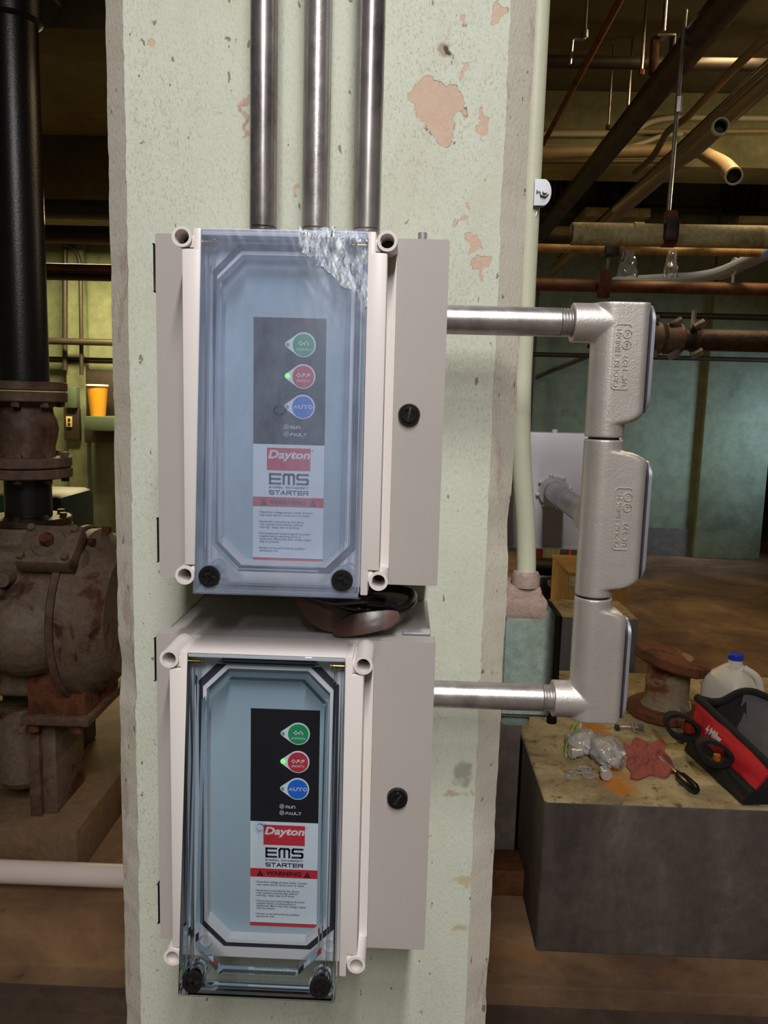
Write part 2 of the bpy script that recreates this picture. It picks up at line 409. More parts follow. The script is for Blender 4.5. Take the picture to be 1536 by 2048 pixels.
STK = {'O': [[(0, 0), (0, 1), (1, 1), (1, 0), (0, 0)]], 'N': [[(0, 0), (0, 1), (1, 1), (1, 0)]], 'F': [[(0, 0), (0, 1), (1, 1)], [(0, .5), (.9, .5)]],
       'A': [[(0, 0), (.5, 1), (1, 0)], [(.25, .32), (.8, .32)]], 'U': [[(0, 1), (0, 0), (1, 0), (1, 1)]], 'T': [[(0, 1), (1, 1)], [(.5, 1), (.5, 0)]],
       'R': [[(0, 0), (0, 1), (1, 1), (1, .45), (0, .45)], [(.6, .45), (1, 0)]], 'L': [[(0, 1), (0, 0), (1, 0)]],
       'E': [[(1, 1), (0, 1), (0, 0), (1, 0)], [(0, .5), (.95, .5)]], 'M': [[(0, 0), (0, .85), (.12, 1), (.88, 1), (1, .85), (1, 0)], [(.5, 1), (.5, 0)]],
       'S': [[(1, 1), (.1, 1), (0, .9), (0, .6), (.1, .5), (.9, .5), (1, .4), (1, .1), (.9, 0), (0, 0)]], 'G': [[(1, 1), (0, 1), (0, 0), (1, 0), (1, .5), (.5, .5)]],
       'Y': [[(0, 1), (0, .5), (1, .5)], [(1, 1), (1, 0), (.2, 0)]]}
def strokes(mb, s, o, A, B, w, h, gap, t):
    """wide square lettering drawn as strokes"""
    o, A, B = Vector(o), Vector(A), Vector(B); x = 0
    for ch in s:
        if ch != ' ':
            for pl in STK[ch]:
                for (a, b), (c, d) in zip(pl, pl[1:]):
                    p, q = Vector((x+a*w, b*h)), Vector((x+c*w, d*h)); u = (q-p).normalized()*(t/2); nn = Vector((-u.y, u.x))
                    mb.add([o+A*v.x+B*v.y for v in (p-u-nn, q+u-nn, q+u+nn, p-u+nn)], [(0, 1, 2, 3)])
        x += w+gap
    return mb
E3 = Vector((1, 0, 0)), Vector((0, 1, 0)), Vector((0, 0, 1))
AX, BZ, NY = (1, 0, 0), (0, 0, 1), (0, -1, 0)      # upright sheet facing the camera

# ------------------------------------------------------------------ structure
def struct(mb, name, mat, parent=None, **k): 
    o = mb.build(name, mat, parent, **k)
    if parent is None: o['kind'] = 'structure'
    return o
FLOORM = NT('floor_concrete')
_f = FLOORM.noise(1.5, 9, .68, None, .5)
_c = FLOORM.ramp(_f, [(.30, lin((70, 52, 42))), (.44, lin((104, 78, 58))), (.56, lin((134, 103, 74))), (.70, lin((166, 136, 100)))])
_c = FLOORM.mix(FLOORM.ramp(FLOORM.noise(3.1, 5, .6), [(.58, 0.), (.70, .65)]), _c, lin((150, 98, 40)))
_c = FLOORM.mix(FLOORM.ramp(FLOORM.noise(28, 4, .6), [(.66, 0.), (.74, .7)]), _c, lin((60, 50, 42)))
FLOORM.color(_c); FLOORM.set(.7); FLOORM.bump(FLOORM.noise(40, 8, .7), .3, .004); FLOORM = FLOORM.m
FLOOR2 = layered('lower_floor_concrete', [(70, 56, 48), (92, 74, 62), (108, 88, 74)], 3, .8, 0, .3)
YB = 7.25
struct(MB().box((-4.2, 1.69, -.25), (5.6, YB+2, 0), .006), 'floor', FLOORM)
struct(MB().box((-4.2, -3.7, -.3), (5.6, 1.70, -.052)), 'floor_lower', FLOOR2)
struct(MB().box((-4.2, -3.7, 3.2), (5.6, YB+2, 3.35)), 'ceiling', CEILM)
wb = struct(MB().box((-4.2, YB, 0), (3.28, YB+.2, 3.2)).box((3.28, YB, 2.15), (4.4, YB+.2, 3.2)).box((4.4, YB, 0), (5.6, YB+.2, 3.2)), 'wall_back', WALLP)
struct(MB().box((-4.4, -3.7, 0), (-4.2, YB+2, 3.2)), 'wall_left', WALLP)
struct(MB().box((5.6, -3.7, 0), (5.8, YB+2, 3.2)), 'wall_right', WALLP)
struct(MB().box((-4.2, -3.9, -.1), (5.6, -3.7, 3.2)), 'wall_front', WALLP)
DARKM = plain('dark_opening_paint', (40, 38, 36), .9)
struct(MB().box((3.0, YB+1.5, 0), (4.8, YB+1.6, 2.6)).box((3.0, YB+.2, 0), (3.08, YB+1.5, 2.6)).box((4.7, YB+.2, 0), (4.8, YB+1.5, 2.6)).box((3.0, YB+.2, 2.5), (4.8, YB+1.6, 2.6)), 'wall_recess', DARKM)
# pilaster and soffit on the far wall
x0, x1 = at(128, 620, Y=YB-.1).x, at(167, 620, Y=YB-.1).x
MB().box((x0, YB-.10, 0), (x1, YB+.02, 3.2), .01).build('pilaster', WALLP, wb)
x0, x1 = at(1400, 950, Y=YB-.06).x, 3.28
MB().box((x0, YB-.06, 0), (x1, YB+.02, 3.2), .01).build('pilaster', WALLP, wb)
# dirty skirting band where the paint is worn off the far wall
SKIRT = layered('bare_skirting', [(70, 62, 58), (92, 82, 76), (104, 100, 88)], 3, .85, 0, .4)
tag(MB().box((.6, YB-.012, 0), (3.28, YB+.01, .26)).build('baseboard_back', SKIRT), kind='structure')
# concrete beams under the ceiling
BEAMM = layered('beam_paint', [(126, 122, 82), (168, 164, 118), (178, 174, 128)], 1.6, .8, 0, .2)
struct(MB().box((.2, 5.0, 2.78), (5.6, 5.35, 3.2), .01), 'ceiling_beam', BEAMM)
struct(MB().box((-4.2, 6.0, 2.66), (-.2, YB, 3.2), .01), 'ceiling_soffit', CEILM)
struct(MB().box((-4.2, 3.2, 2.72), (-.35, 3.5, 3.2), .01), 'ceiling_beam_cross', CEILM)

# pillar: square column with worn chamfered corners
PX0, PX1, PY0, PY1, CH = -.313, .117, .82, 1.25, .027
def pillar():
    mb = MB(); base = [(PX0+CH, PY0), (PX1-CH, PY0), (PX1, PY0+CH), (PX1, PY1-CH), (PX1-CH, PY1), (PX0+CH, PY1), (PX0, PY1-CH), (PX0, PY0+CH)]
    n = 420; V = []
    for k in range(n+1):
        z = -.06+k*(3.27/n)
        for i, (x, y) in enumerate(base):
            a = .0022*noise.noise(Vector((i*7.3, 0, z*14)))+.0014*noise.noise(Vector((i*3.1, 5, z*60)))
            chip = max(0, noise.noise(Vector((i*11.7, 9, z*9)))-.42)*.02
            sx = -1 if x < -.1 else 1
            if i in (1, 0): V.append((x-sx*(abs(a)*1.2+chip), y, z))
            elif i in (2, 7): V.append((x+sx*a*.6-sx*chip*.4, y+abs(a)+chip, z))
            else: V.append((x, y, z))
    Fc = []
    for k in range(n):
        for i in range(8): Fc.append((k*8+i, k*8+(i+1) % 8, (k+1)*8+(i+1) % 8, (k+1)*8+i))
    mb.add(V, Fc); o = struct(mb, 'pillar', [PIL, CHAM], ang=30)
    for p in o.data.polygons:
        if abs(p.normal.x) > .3 and p.normal.y < -.3: p.material_index = 1
    return o
pillar()

# ------------------------------------------------------------------ motor starter enclosures
def octagon(hw, hh, c): return [(-hw+c, -hh), (hw-c, -hh), (hw, -hh+c), (hw, hh-c), (hw-c, hh), (-hw+c, hh), (-hw, hh-c), (-hw, -hh+c)]
def rect8(hw, hh, c=.004): return octagon(hw, hh, c)
def starter(label, cx, cz, Yf, hx, hz, tilt, film, panel_px, hinge_z, latch_ang, mark):
    W, Hh = .243, .290
    root = thing('motor_starter', label, 'starter box', (cx, Yf+.06, cz-Hh/2), 'motor starters on the pillar')
    P = lambda u, w, n: Vector((cx+u, Yf-n, cz+w))              # n = out of the door towards the room
    # steel box and its overlapping door
    MB().box(P(-W/2+.004, -Hh/2+.004, -(.819-Yf)), P(W/2-.004, Hh/2-.004, -.020), .0015).build('enclosure_body', BOXG, root)
    hw = (.0565, .128); po = (hx, hz)
    # door with an opening behind the window
    ox = octagon(.0505, .121, .018)
    def shifted(L): return [(a+hx, b+hz) for a, b in L]
    d = MB(); d.ring(rect8(W/2, Hh/2, .0012), shifted(ox), P(0, 0, -.0195), AX, BZ, NY, .0195)
    door = d.build('door', BOXG, root)
    MB().box(P(-.0535+hx, -.1245+hz, .0125), P(.0535+hx, .1245+hz, .0240)).build('module_face', RECESS, root)
    # hinges on the left edge
    for z in hinge_z: MB().box(P(-W/2-.0028, z-.019, -.017), P(-W/2+.0006, z+.019, -.004), .001).build('hinge', BLACKP, root)
    # quarter-turn latch
    la = P(.0925, .002, 0)
    lt = MB().cyl(la, la+Vector(NY)*.0035, .0095, .0088, 36).build('latch', BLACKP, root)
    m = MB().cyl(la+Vector(NY)*.0035, la+Vector(NY)*.0052, .0068, .0063, 32, hole=.0046); m.build('latch_ring', BLACKP, lt)
    b = MB().box((-.0058, -.0012, -.0009), (.0058, .0012, .0009), .0003)
    b.xf(Matrix.Translation(la+Vector(NY)*.0042) @ Matrix.Rotation(latch_ang, 4, 'Y')); b.build('latch_slot', DKMET, lt)
    # cream window housing screwed to the door
    h = MB(); o = P(hx, hz, 0)
    def hb(x0, x1, z0, z1, n0, n1, bev=.0012): h.box(o+Vector((x0, -n1, z0)), o+Vector((x1, -n0, z1)), bev)
    h.ring(rect8(.0865, .1335, .006), octagon(.0512, .122, .0185), o, AX, BZ, NY, .016)          # base flange
    outer = [(-.064, -.1415), (.064, -.1415), (.066, -.1395), (.066, .134), (.064, .136), (-.064, .136), (-.066, .134), (-.066, -.1395)]
    h.ring(outer, octagon(.0575, .1295, .0205), o+Vector(NY)*.004, AX, BZ, NY, .027)               # ledge round the window
    h.ring(octagon(.0545, .1255, .0195), octagon(.0515, .1225, .0185), o+Vector(NY)*.012, AX, BZ, NY, .022)  # lip
    for sx in (-1, 1):
        e = lambda a_, b_: (min(sx*a_, sx*b_), max(sx*a_, sx*b_))
        hb(*e(.0642, .0795), -.1245, .1245, .010, .045); hb(*e(.0642, .0705), -.1455, .1400, .010, .0448)
        for sz in (-1, 1): hb(*e(.0690, .0742), sz*.1300-.0045, sz*.1300+.0045, .006, .0435, .0008)
    hb(-.0646, .0646, .1345, .13985, .0, .0446)
    hs = h.build('window_housing', OFFW, root)
    for sx in (-1, 1):
        for sz in (-1, 1):
            c = o+Vector((sx*.079, -.001, sz*.133))
            MB().cyl(c, c+Vector(NY)*.045, .0078, n=36, hole=.0055).build('screw_tube', OFFW, hs)
            MB().cyl(c+Vector(NY)*.0152, c+Vector(NY)*.018, .0056, n=20).build('screw_head', DKMET, hs)
    for sx in (-1, 1):
        c = o+Vector((sx*.0545, -.0305, -.1265)); MB().cyl(c, c+Vector(NY)*.0022, .0064, n=28, hole=.0052).build('screw_boss', OFFW, hs)
    g = MB(); g.ring(octagon(.0588, .1308, .0208), octagon(.0543, .1253, .0194), o+Vector(NY)*.012, AX, BZ, NY, .0198); g.build('gasket', GASK, hs)
    for sx in (-1, 1):
        c = o+Vector((sx*.0640, -.041, .130)); MB().cyl(c, c-Vector((sx*.012, 0, 0)), .0017, n=16).build('hinge_pin', BRASS, hs)
    # control panel printed face
    Yp = Yf-.0240; tl = at(*panel_px, Y=Yp); k = .0587/145.5
    Q = lambda px, py, n=0.: Vector((tl.x+(px-507.7)*k, Yp-.0004-n, tl.z-(py-634)*k))
    mbk = MB().box(Q(507.7, 1129, -.0003), Q(653.2, 634, .0004)); cp = mbk.build('control_panel', PBLK, root)
    MB().box(Q(507.7, 1122, .0004), Q(653.2, 886, .0006)).build('label_field', PWHT, cp)
    MB().box(Q(507.7, 1129, .0004), Q(653.2, 1121, .0006)).build('label_footer', PRED, cp)
    def teardrop(cxp, cyp, tip, R, rt):
        a = math.acos((R-rt)/(cxp-tip)); pts = []
        for i in range(41):
            th = math.pi-a-(2*math.pi-2*a)*i/40 if False else (math.pi-a)-(2*(math.pi-a))*i/40
            pts.append((cxp+R*math.cos(th), cyp-R*math.sin(th)))
        for i in range(13):
            th = -(math.pi-a)-(2*a)*i/12
            pts.append((tip+rt*math.cos(th), cyp-rt*math.sin(th)))
        return pts
    def plate(pts, n, h, nm, mat):
        L = [((px-507.7)*k, -(py-634)*k) for px, py in pts]
        m = MB(); m.prism(L, Q(507.7, 634, n), AX, BZ, NY, h); return m.build(nm, mat, cp)
    def disc(px, py, r, n, h, nm, mat, hole=0):
        c = Q(px, py, n); return MB().cyl(c, c+Vector(NY)*h, r*k, n=40, hole=hole*k).build(nm, mat, cp)
    for y, m, lit in ((686, BGRN, 0), (748.5, BRED, 1), (809, BBLU, 0)):
        plate(teardrop(608.3, y, 577, 24.3, 6.0), .0004, .0004, 'button_surround', PWHT)
        disc(608.3, y, 21.6, .0008, .0005, 'push_button', m)
        disc(576.5, y, 3.6, .0008, .0006, 'indicator_led', LEDG if lit else LEDO)
    T = MB()
    strokes(T, 'ON', Q(599.5, 686.5, .00145), AX, BZ, 7.2*k, 6*k, 3.4*k, 2.0*k)
    strokes(T, 'OFF', Q(595.8, 749.5, .00145), AX, BZ, 6.4*k, 6*k, 3.2*k, 2.0*k)
    strokes(T, 'AUTO', Q(590.5, 812, .00145), AX, BZ, 7.0*k, 6.2*k, 2.9*k, 1.8*k)
    T.build('lettering', PPINK, cp, fix=False)['kind'] = 'stuff'
    for s, x, y in (('(HAND)', 608.3, 697.5), ('(RESET)', 608.3, 759.5)):
        put('lettering', text_mesh(s, 6.6*k, Q(x, y, .00145), AX, BZ, 0, 'CENTER', 1.25), PPINK, cp)
    T = MB()
    strokes(T, 'RUN', Q(583.5, 853.2, .00065), AX, BZ, 5.0*k, 5.0*k, 2.2*k, 1.3*k)
    strokes(T, 'FAULT', Q(583.5, 867.8, .00065), AX, BZ, 4.9*k, 5.0*k, 2.0*k, 1.3*k)
    T.build('lettering', PPINK, cp, fix=False)
    for y in (850, 864.5):
        disc(575, y, 5.4, .0004, .0004, 'led_ring', LEDO, 3.4); disc(575, y, 2.4, .0004, .0006, 'indicator_led', LEDO)
    # brand block, title and warning print
    MB().box(Q(536, 938.6, .0006), Q(625, 893, .0008)).build('logo_block', PRED, cp)
    put('lettering', text_mesh('Dayton', 23.5*k, Q(580.5, 914.2, .00095), AX, BZ, 0, 'CENTER', 1.22, .22, .8*k), PPINK, cp)
    put('lettering', text_mesh('\u00ae', 5*k, Q(626.5, 899, .00075), AX, BZ, 0, 'LEFT'), PDARK, cp)
    T = MB()
    strokes(T, 'EMS', Q(542.6, 966, .00075), AX, BZ, 21*k, 19*k, 7.2*k, 4.6*k)
    strokes(T, 'ENERGY MANAGEMENT', Q(541, 975.6, .00075), AX, BZ, 3.2*k, 3.2*k, 1.65*k, .85*k)
    strokes(T, 'STARTER', Q(542, 988.2, .00075), AX, BZ, 8.6*k, 7.4*k, 3.1*k, 2.1*k)
    T.build('lettering', PDARK, cp, fix=False)
    MB().box(Q(507.7, 1013.7, .0006), Q(653.2, 994, .0008)).build('warning_band', PRED, cp)
    for x in (529.5, 631):
        plate([(x-7.6, 1011.5), (x+7.6, 1011.5), (x, 997.5)], .0008, .0001, 'warning_triangle', PBAND)
        put('lettering', text_mesh('!', 10*k, Q(x, 1010.2, .001), AX, BZ, 0, 'CENTER'), PRED, cp)
    put('lettering', text_mesh('WARNING', 13.6*k, Q(580.5, 1008.7, .00095), AX, BZ, 0, 'CENTER', 1.14, 0, .5*k), PBAND, cp)
    body = [(1027.5, '\u2022', 'Hazardous voltage present inside. Contact'), (1033.6, '', 'may cause electric shock, burn or death.'), (1047.3, '\u2022', 'Equipment controlled by this device'),
            (1053.1, '', 'may operate automatically without'), (1058.9, '', 'warning - keep clear at all times.'), (1071.8, '\u2022', 'Disconnect and lockout/tagout all power'), (1077.7, '', 'supplies before servicing panel or'),
            (1083.5, '', 'equipment. More than one voltage supply'), (1089.3, '', 'may be present.'), (1102.3, '\u2022', 'Service to be performed by qualified'), (1108.2, '', 'personnel only.')]
    txt = '\n'.join(s for _, _, s in body)
    for y, dot, s in body:
        put('lettering', text_mesh(s, 6.5*k, Q(521.5, y, .00075), AX, BZ, 0, 'LEFT', .98, 0, .10*k), PGREY, cp)
        if dot: disc(518.6, y-1.8, .8, .0006, .0001, 'bullet', PGREY)
    # clear hinged cover, hanging slightly open at the bottom
    hing = o+Vector((0, -.047, .139)); TM = Matrix.Translation(hing) @ Matrix.Rotation(-tilt, 4, 'X') @ Matrix.Translation(-hing)
    cw, ch, cd, th = .0640, .280, .022, .0026
    c0 = hing-Vector((0, 0, ch/2))                                     # middle of the front face
    cv = MB(); cv.box(c0+Vector((-cw, 0, -ch/2)), c0+Vector((cw, th, ch/2)), .0012)
    cv.ring(rect8(cw, ch/2, .0015), rect8(cw-th, ch/2-th, .0012), c0+Vector((0, cd, 0)), AX, BZ, NY, cd-th)
    cv.ring(rect8(cw-.0065, ch/2-.0065, .004), rect8(cw-.0085, ch/2-.0085, .003), c0+Vector((0, .010, 0)), AX, BZ, NY, .0072)
    cv.ring(octagon(.0515, .1215, .0195), octagon(.0487, .1187, .0185), c0+Vector((0, .014, 0)), AX, BZ, NY, .0112)
    for sx in (-1, 1):
        b = c0+Vector((sx*.0517, 0, -ch/2+.0130)); cv.cyl(b+Vector((0, .0185, 0)), b+Vector((0, th, 0)), .0098, n=32, hole=.0075)
    cv.xf(TM); cov = cv.build('clear_cover', CLEARF if film else CLEAR, root)
    for sx in (-1, 1):
        b = c0+Vector((sx*.0517, 0, -ch/2+.0130))
        s = MB().cyl(b+Vector((0, .020, 0)), b+Vector((0, -.0012, 0)), .0072, n=28).cyl(b+Vector((0, .001, 0)), b+Vector((0, -.0030, 0)), .0086, .0082, n=32, hole=.0052)
        for a in (0.4, 0.4+math.pi/2):
            t = MB().box((-.0052, -.0022, -.0011), (.0052, 0, .0011)); t.xf(Matrix.Translation(b+Vector((0, -.0005, 0))) @ Matrix.Rotation(a, 4, 'Y'))
            s.merge(t.bm)
        s.xf(TM); s.build('thumb_screw', BLACKP, cov)
    mk = TM.inverted() @ (P(0, 0, 0)*0+mark)
    mk.y = c0.y
    s = MB().cyl(mk+Vector((0, .0005, 0)), mk-Vector((0, .0014, 0)), .0052, .0046, 28, hole=.0030).cyl(mk+Vector((0, .0005, 0)), mk-Vector((0, .0006, 0)), .0032, n=20)
    s.xf(TM); s.build('moulding_mark', CLEAR, cov)
    if film:
        rnd = lambda x, y, s: noise.noise(Vector((x*s, y*s, 3.7)))
        def sheet(a, b):
            x = (a*2-1)*(cw+.0006); z = (b-.5)*(ch+.0018)
            e = max(0, (a-.45)/.55)*max(0, (b-.72)/.28)+max(0, (b-.93)/.07)*.35
            ridge = abs(rnd(x+z*.35, z*.35, 120))*.9+abs(rnd(x, z*.5, 260))*.3
            y = -.0006-.00035*abs(rnd(x, z, 30))-.0045*e*(.5-ridge)
            if b > .985: z += .006*max(0, a-.45)*(.5+rnd(x, 0, 160)); y += .002
            return TM @ (c0+Vector((x, y, z)))
        f = MB().grid(sheet, 90, 200); f.build('protective_film', FILM, cov, ang=180)
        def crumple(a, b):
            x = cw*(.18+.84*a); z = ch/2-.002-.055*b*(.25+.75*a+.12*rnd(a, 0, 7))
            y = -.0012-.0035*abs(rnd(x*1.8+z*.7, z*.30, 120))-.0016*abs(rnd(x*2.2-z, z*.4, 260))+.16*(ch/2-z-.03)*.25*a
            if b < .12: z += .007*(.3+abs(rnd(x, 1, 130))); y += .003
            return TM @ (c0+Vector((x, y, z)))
        MB().grid(crumple, 70, 50).build('crumpled_film', FILM_GLINT, cov, ang=20)
    return root
starter('upper grey motor starter box with clear window still in its wrinkled protective film', -.0891, 1.337, .672, -.0075, .001, math.radians(5.6), True,
        (507.7, 634), (.118, -.113), math.radians(-80), at(558, 820, Y=.607))
starter('lower grey motor starter box with unwrapped clear window hanging open at the bottom', -.0891, .9995, .660, -.0175, .0055, math.radians(7.4), False,
        (502, 1416), (.120, -.113), math.radians(-55), at(518, 1660, Y=.590))

# ------------------------------------------------------------------ conduits on the pillar
YA = .745                                      # plane of the new conduit run
RC = .0131
def threads(mb, p0, p1, r, n=5):
    p0, p1 = Vector(p0), Vector(p1)
    L = (p1-p0).length; ax = (p1-p0).normalized(); pr = [(r*.90, 0)]
    for i in range(n): h = L*(i+.5)/n; pr += [(r*.90, h-L/n*.42), (r*1.0, h-L*.12/n), (r*1.0, h+L*.12/n), (r*.90, h+L/n*.42)]
    pr.append((r*.90, L)); mb.lathe(p0, ax, pr, 32); return mb
def conduit(name, label, p0, p1, r, mat, th0=0, th1=0, group=None, cat='conduit'):
    p0, p1 = Vector(p0), Vector(p1); ax = (p1-p0).normalized()
    root = thing(name, label, cat, p0 if p0.z <= p1.z else p1, group)
    MB().cyl(p0+ax*th0, p1-ax*th1, r, n=40).build('pipe', mat, root)
    if th0: threads(MB(), p0, p0+ax*th0, r).build('thread', mat, root)
    if th1: threads(MB(), p1-ax*th1, p1, r).build('thread', mat, root)
    return root
for i, (px, lab, m) in enumerate(((526, 'mottled steel conduit rising from the upper starter box, beside a pink flaked spot', GALVD), (631, 'smooth steel conduit rising from the upper starter box between two others', GALV),
                                  (734, 'steel conduit with bare threads above the corner tube of the upper starter box', GALVD))):
    x = at(px, 440, Y=YA).x
    conduit('steel_conduit', lab, (x, YA, 1.4775), (x, YA, 3.2), .0122, m, th0=.026, group='vertical conduits above the upper starter')
solo(MB().cyl((at(845, 475, Y=.71).x, .71, 1.476), (at(845, 475, Y=.71).x, .71, 1.4945), .0040, n=20), 'lid_stud', STEEL, 'short steel stud sticking up from the upper starter box lid', 'stud')
ZU, ZL, XA = 1.4255, 1.0665, .1858
RB = .0178
conduit('steel_nipple', 'short galvanised pipe leaving the side of the upper starter box', (.0280, YA, ZU), (XA-.033, YA, ZU), RC, GALV, th0=.004, th1=.014, group='galvanised nipples')
conduit('steel_nipple', 'short galvanised pipe leaving the side of the lower starter box', (.0280, YA, ZL), (XA-.030, YA, ZL), RC, GALV, th0=.004, th1=.014, group='galvanised nipples')
def dsec(e, rc, r, z, n=7):
    """outline of a conduit body: round back, boxy front towards +X"""
    rc = min(rc, r, e); pts = []
    for i in range(17): a = math.pi/2+math.pi*i/16; pts.append((r*math.cos(a), r*math.sin(a)))
    for cyy, a0 in ((-(r-rc), -math.pi/2), ((r-rc), 0)):
        for i in range(n): a = a0+(math.pi/2)*i/(n-1); pts.append((e-rc+rc*math.cos(a), cyy+rc*math.sin(a)))
    return [(XA+x, YA+y, z) for x, y in pts]
def qr(t): t = max(0, min(1, t)); return math.sqrt(1-(1-t)**2)
def ss(t): t = max(0, min(1, t)); return t*t*(3-2*t)
def conduit_body(label, ztop, zbot, b0, b1, E, hubs, cz0, cz1, txt=None, small=None, tilt_txt=0):
    """b0..b1 = height range of the boxy bulge behind the cover"""
    root = thing('conduit_fitting', label, 'conduit fitting', (XA, YA, zbot), 'cast conduit bodies')
    mb = MB(); V = []; n = 90; sh = .012
    for k in range(n+1):
        z = zbot+(ztop-zbot)*k/n
        w = min(qr((z-b0)/sh) if b0 > zbot else 1, qr((b1-z)/sh) if b1 < ztop else 1)
        # rounded shoulders
        V.append(dsec(RB+(E-RB)*w, RB+(.0075-RB)*w, RB, z))
    m = len(V[0]); allv = [p for r in V for p in r]
    Fc = [(k*m+i, k*m+(i+1) % m, (k+1)*m+(i+1) % m, (k+1)*m+i) for k in range(n) for i in range(m)]
    Fc += [tuple(range(m-1, -1, -1)), tuple(range(n*m, (n+1)*m))]
    mb.add(allv, Fc)
    for p0, p1, r in hubs: mb.cyl(p0, p1, r, n=40)
    mb.fused('cast_body', CAST, .00095, root, 7)
    # gasket and stamped cover on the +X side
    def slab(x, h, inset, nm, mat):
        hw = RB-.0012-inset; z0, z1 = cz0+inset, cz1-inset; rr = hw*.92; L = []
        for cy, czz, a0 in ((hw-rr, z1-rr, 0), (-(hw-rr), z1-rr, 90), (-(hw-rr), z0+rr, 180), (hw-rr, z0+rr, 270)):
            for i in range(7): a = math.radians(a0+15*i); L.append((cy+rr*math.cos(a), czz+rr*math.sin(a)))
        m = MB(); m.prism(L, (x, YA, 0), (0, 1, 0), (0, 0, 1), (1, 0, 0), h); return m.build(nm, mat, root)
    slab(XA+E-.0006, .0016, .0004, 'gasket', GASK); slab(XA+E+.001, .0022, 0, 'cover_plate', CHROME); slab(XA+E+.0032, .0018, .0035, 'cover_plate_rim', CHROME)
    yf = YA-RB-.0002
    if txt:
        (xc, zc), lines = txt
        fw, fh = .0080, .0290
        f = MB(); f.ring(rect8(fw, fh, .0022), rect8(fw-.0007, fh-.0007, .0018), (xc, yf+.0006, zc), AX, BZ, NY, .0012); f.build('raised_frame', CAST, root)
        for s, dx, z0, size in lines:
            put('raised_lettering', text_mesh(s, size, (xc+dx, yf+.0004, zc+z0), (0, 0, 1), (-1, 0, 0), .0009), CAST, root)
        for zz in (.0108, .0205):
            c = Vector((xc+.0038, yf+.0006, zc+zz)); MB().cyl(c, c+Vector(NY)*.0012, .0040, n=28, hole=.0033).build('raised_mark', CAST, root)
    if small:
        for s, px, py, rot in small:
            p = at(px, py, Y=yf)
            A, B = ((1, 0, 0), (0, 0, 1)) if not rot else ((0, 0, 1), (-1, 0, 0))
            put('raised_lettering', text_mesh(s, .006, (p.x, yf+.0012, p.z), A, B, .0012), CAST, root)
    return root
cU = at(1243, 714, Y=YA-RB); cT = at(1244, 1038, Y=YA-RB)
XE = .0305
conduit_body('elbow-shaped cast conduit body on the pipe from the upper starter box', ZU+RB, 1.3222, 1.3355, 2, .0315,
             [((XA-.036, YA, ZU), (XA, YA, ZU), RB)], 1.3445, ZU+RB-.001,
             ((cU.x, cU.z), [('CROUSE-HINDS', -.0015, -.0268, .0068), ('21', -.0015, .0195, .0062), ('3/4"  LB27', .0062, -.0268, .0068), ('UL', .0054, .0090, .0036), ('SA', .0054, .0187, .0036)]),
             [('7', 1214, 830, 0), ('//', 1214, 846, 0)])
conduit_body('straight-through cast conduit body with a back outlet, between the two elbow fittings', 1.3200, 1.1716, 1.180, 1.3095, .0385,
             [((XA, YA, 1.2425), (XA+.001, YA+.034, 1.2425), RB)], 1.1885, 1.3015,
             ((cT.x, cT.z), [('CROUSE-HINDS 21', -.0015, -.0268, .0060), ('3/4  T27', .0062, -.0268, .0068), ('UL', .0054, .0090, .0036), ('SA', .0054, .0187, .0036)]))
conduit_body('elbow-shaped cast conduit body on the pipe from the lower starter box', 1.1696, ZL-RB, -1, 1.159, .0300,
             [((XA-.034, YA, ZL), (XA, YA, ZL), RB)], ZL-RB+.001, 1.1505, None, [('::', 1193, 1227, 0)])
for z0, z1 in ((1.3185, 1.3235), (1.1690, 1.1725)):
    solo(MB().cyl((XA, YA, z0), (XA, YA, z1), RC+.001, n=32), 'close_nipple', DKMET, 'dark close nipple joining the ' + ('upper elbow to the straight' if z0 > 1.2 else 'straight body to the lower elbow') + ' conduit body', 'pipe nipple')

# junction box on the side of the pillar, fed by the middle fitting
bx = thing('junction_box', 'square light grey junction box on the pillar side behind the cast fittings', 'junction box', (.2, 1.07, 1.17))
X0, X1, Z0, Z1 = .1180, at(1243, 868, Y=1.0).x, at(1100, 1096, Y=1.0).z, at(1100, 866, Y=1.0).z
MB().box((X0, 1.004, Z0+.004), (X1-.003, 1.13, Z1-.003), .0015).build('box_body', BOXG, bx)
cvr = MB().box((X0, 1.0, Z0), (X1, 1.0035, Z1), .0008).build('front_cover', BOXG2, bx)
MB().box((X0, .9985, Z0-.001), (X1, 1.006, Z0+.0015)).build('cover_lip', STEEL, cvr)
MB().box((X1-.0012, .9985, Z0), (X1+.0008, 1.012, Z1+.001)).build('cover_lip', STEEL, cvr)
for px in (1052, 1110):
    p = at(px, 856, Y=1.06); MB().cyl((p.x, 1.06, Z1-.004), (p.x, 1.06, Z1+.003), .004, n=14).build('screw_head', STEEL, bx)
pz = 1.2420
conduit('steel_nipple', 'galvanised pipe from the back of the straight cast fitting into the junction box', (XA+.001, YA+.030, pz), (XA+.005, .998, pz), RC, GALVD, group='galvanised nipples')
ln = thing('locknut', 'bright zinc locknut on the junction box face', 'locknut', (XA+.005, .99, pz-.02))
m = MB().cyl((XA+.005, .9995, pz), (XA+.005, .9955, pz), .0195, n=32, hole=RC); m.build('nut_ring', STEEL, ln)
for i in range(8):
    a = i*math.pi/4+.2; c = Vector((XA+.005+.0198*math.cos(a), .9972, pz+.0198*math.sin(a)))
    b = MB().box((-.003, -.0018, -.0018), (.003, .0018, .0018), .0006); b.xf(Matrix.Translation(c) @ Matrix.Rotation(-a, 4, 'Y')); b.build('lug', STEEL, ln)

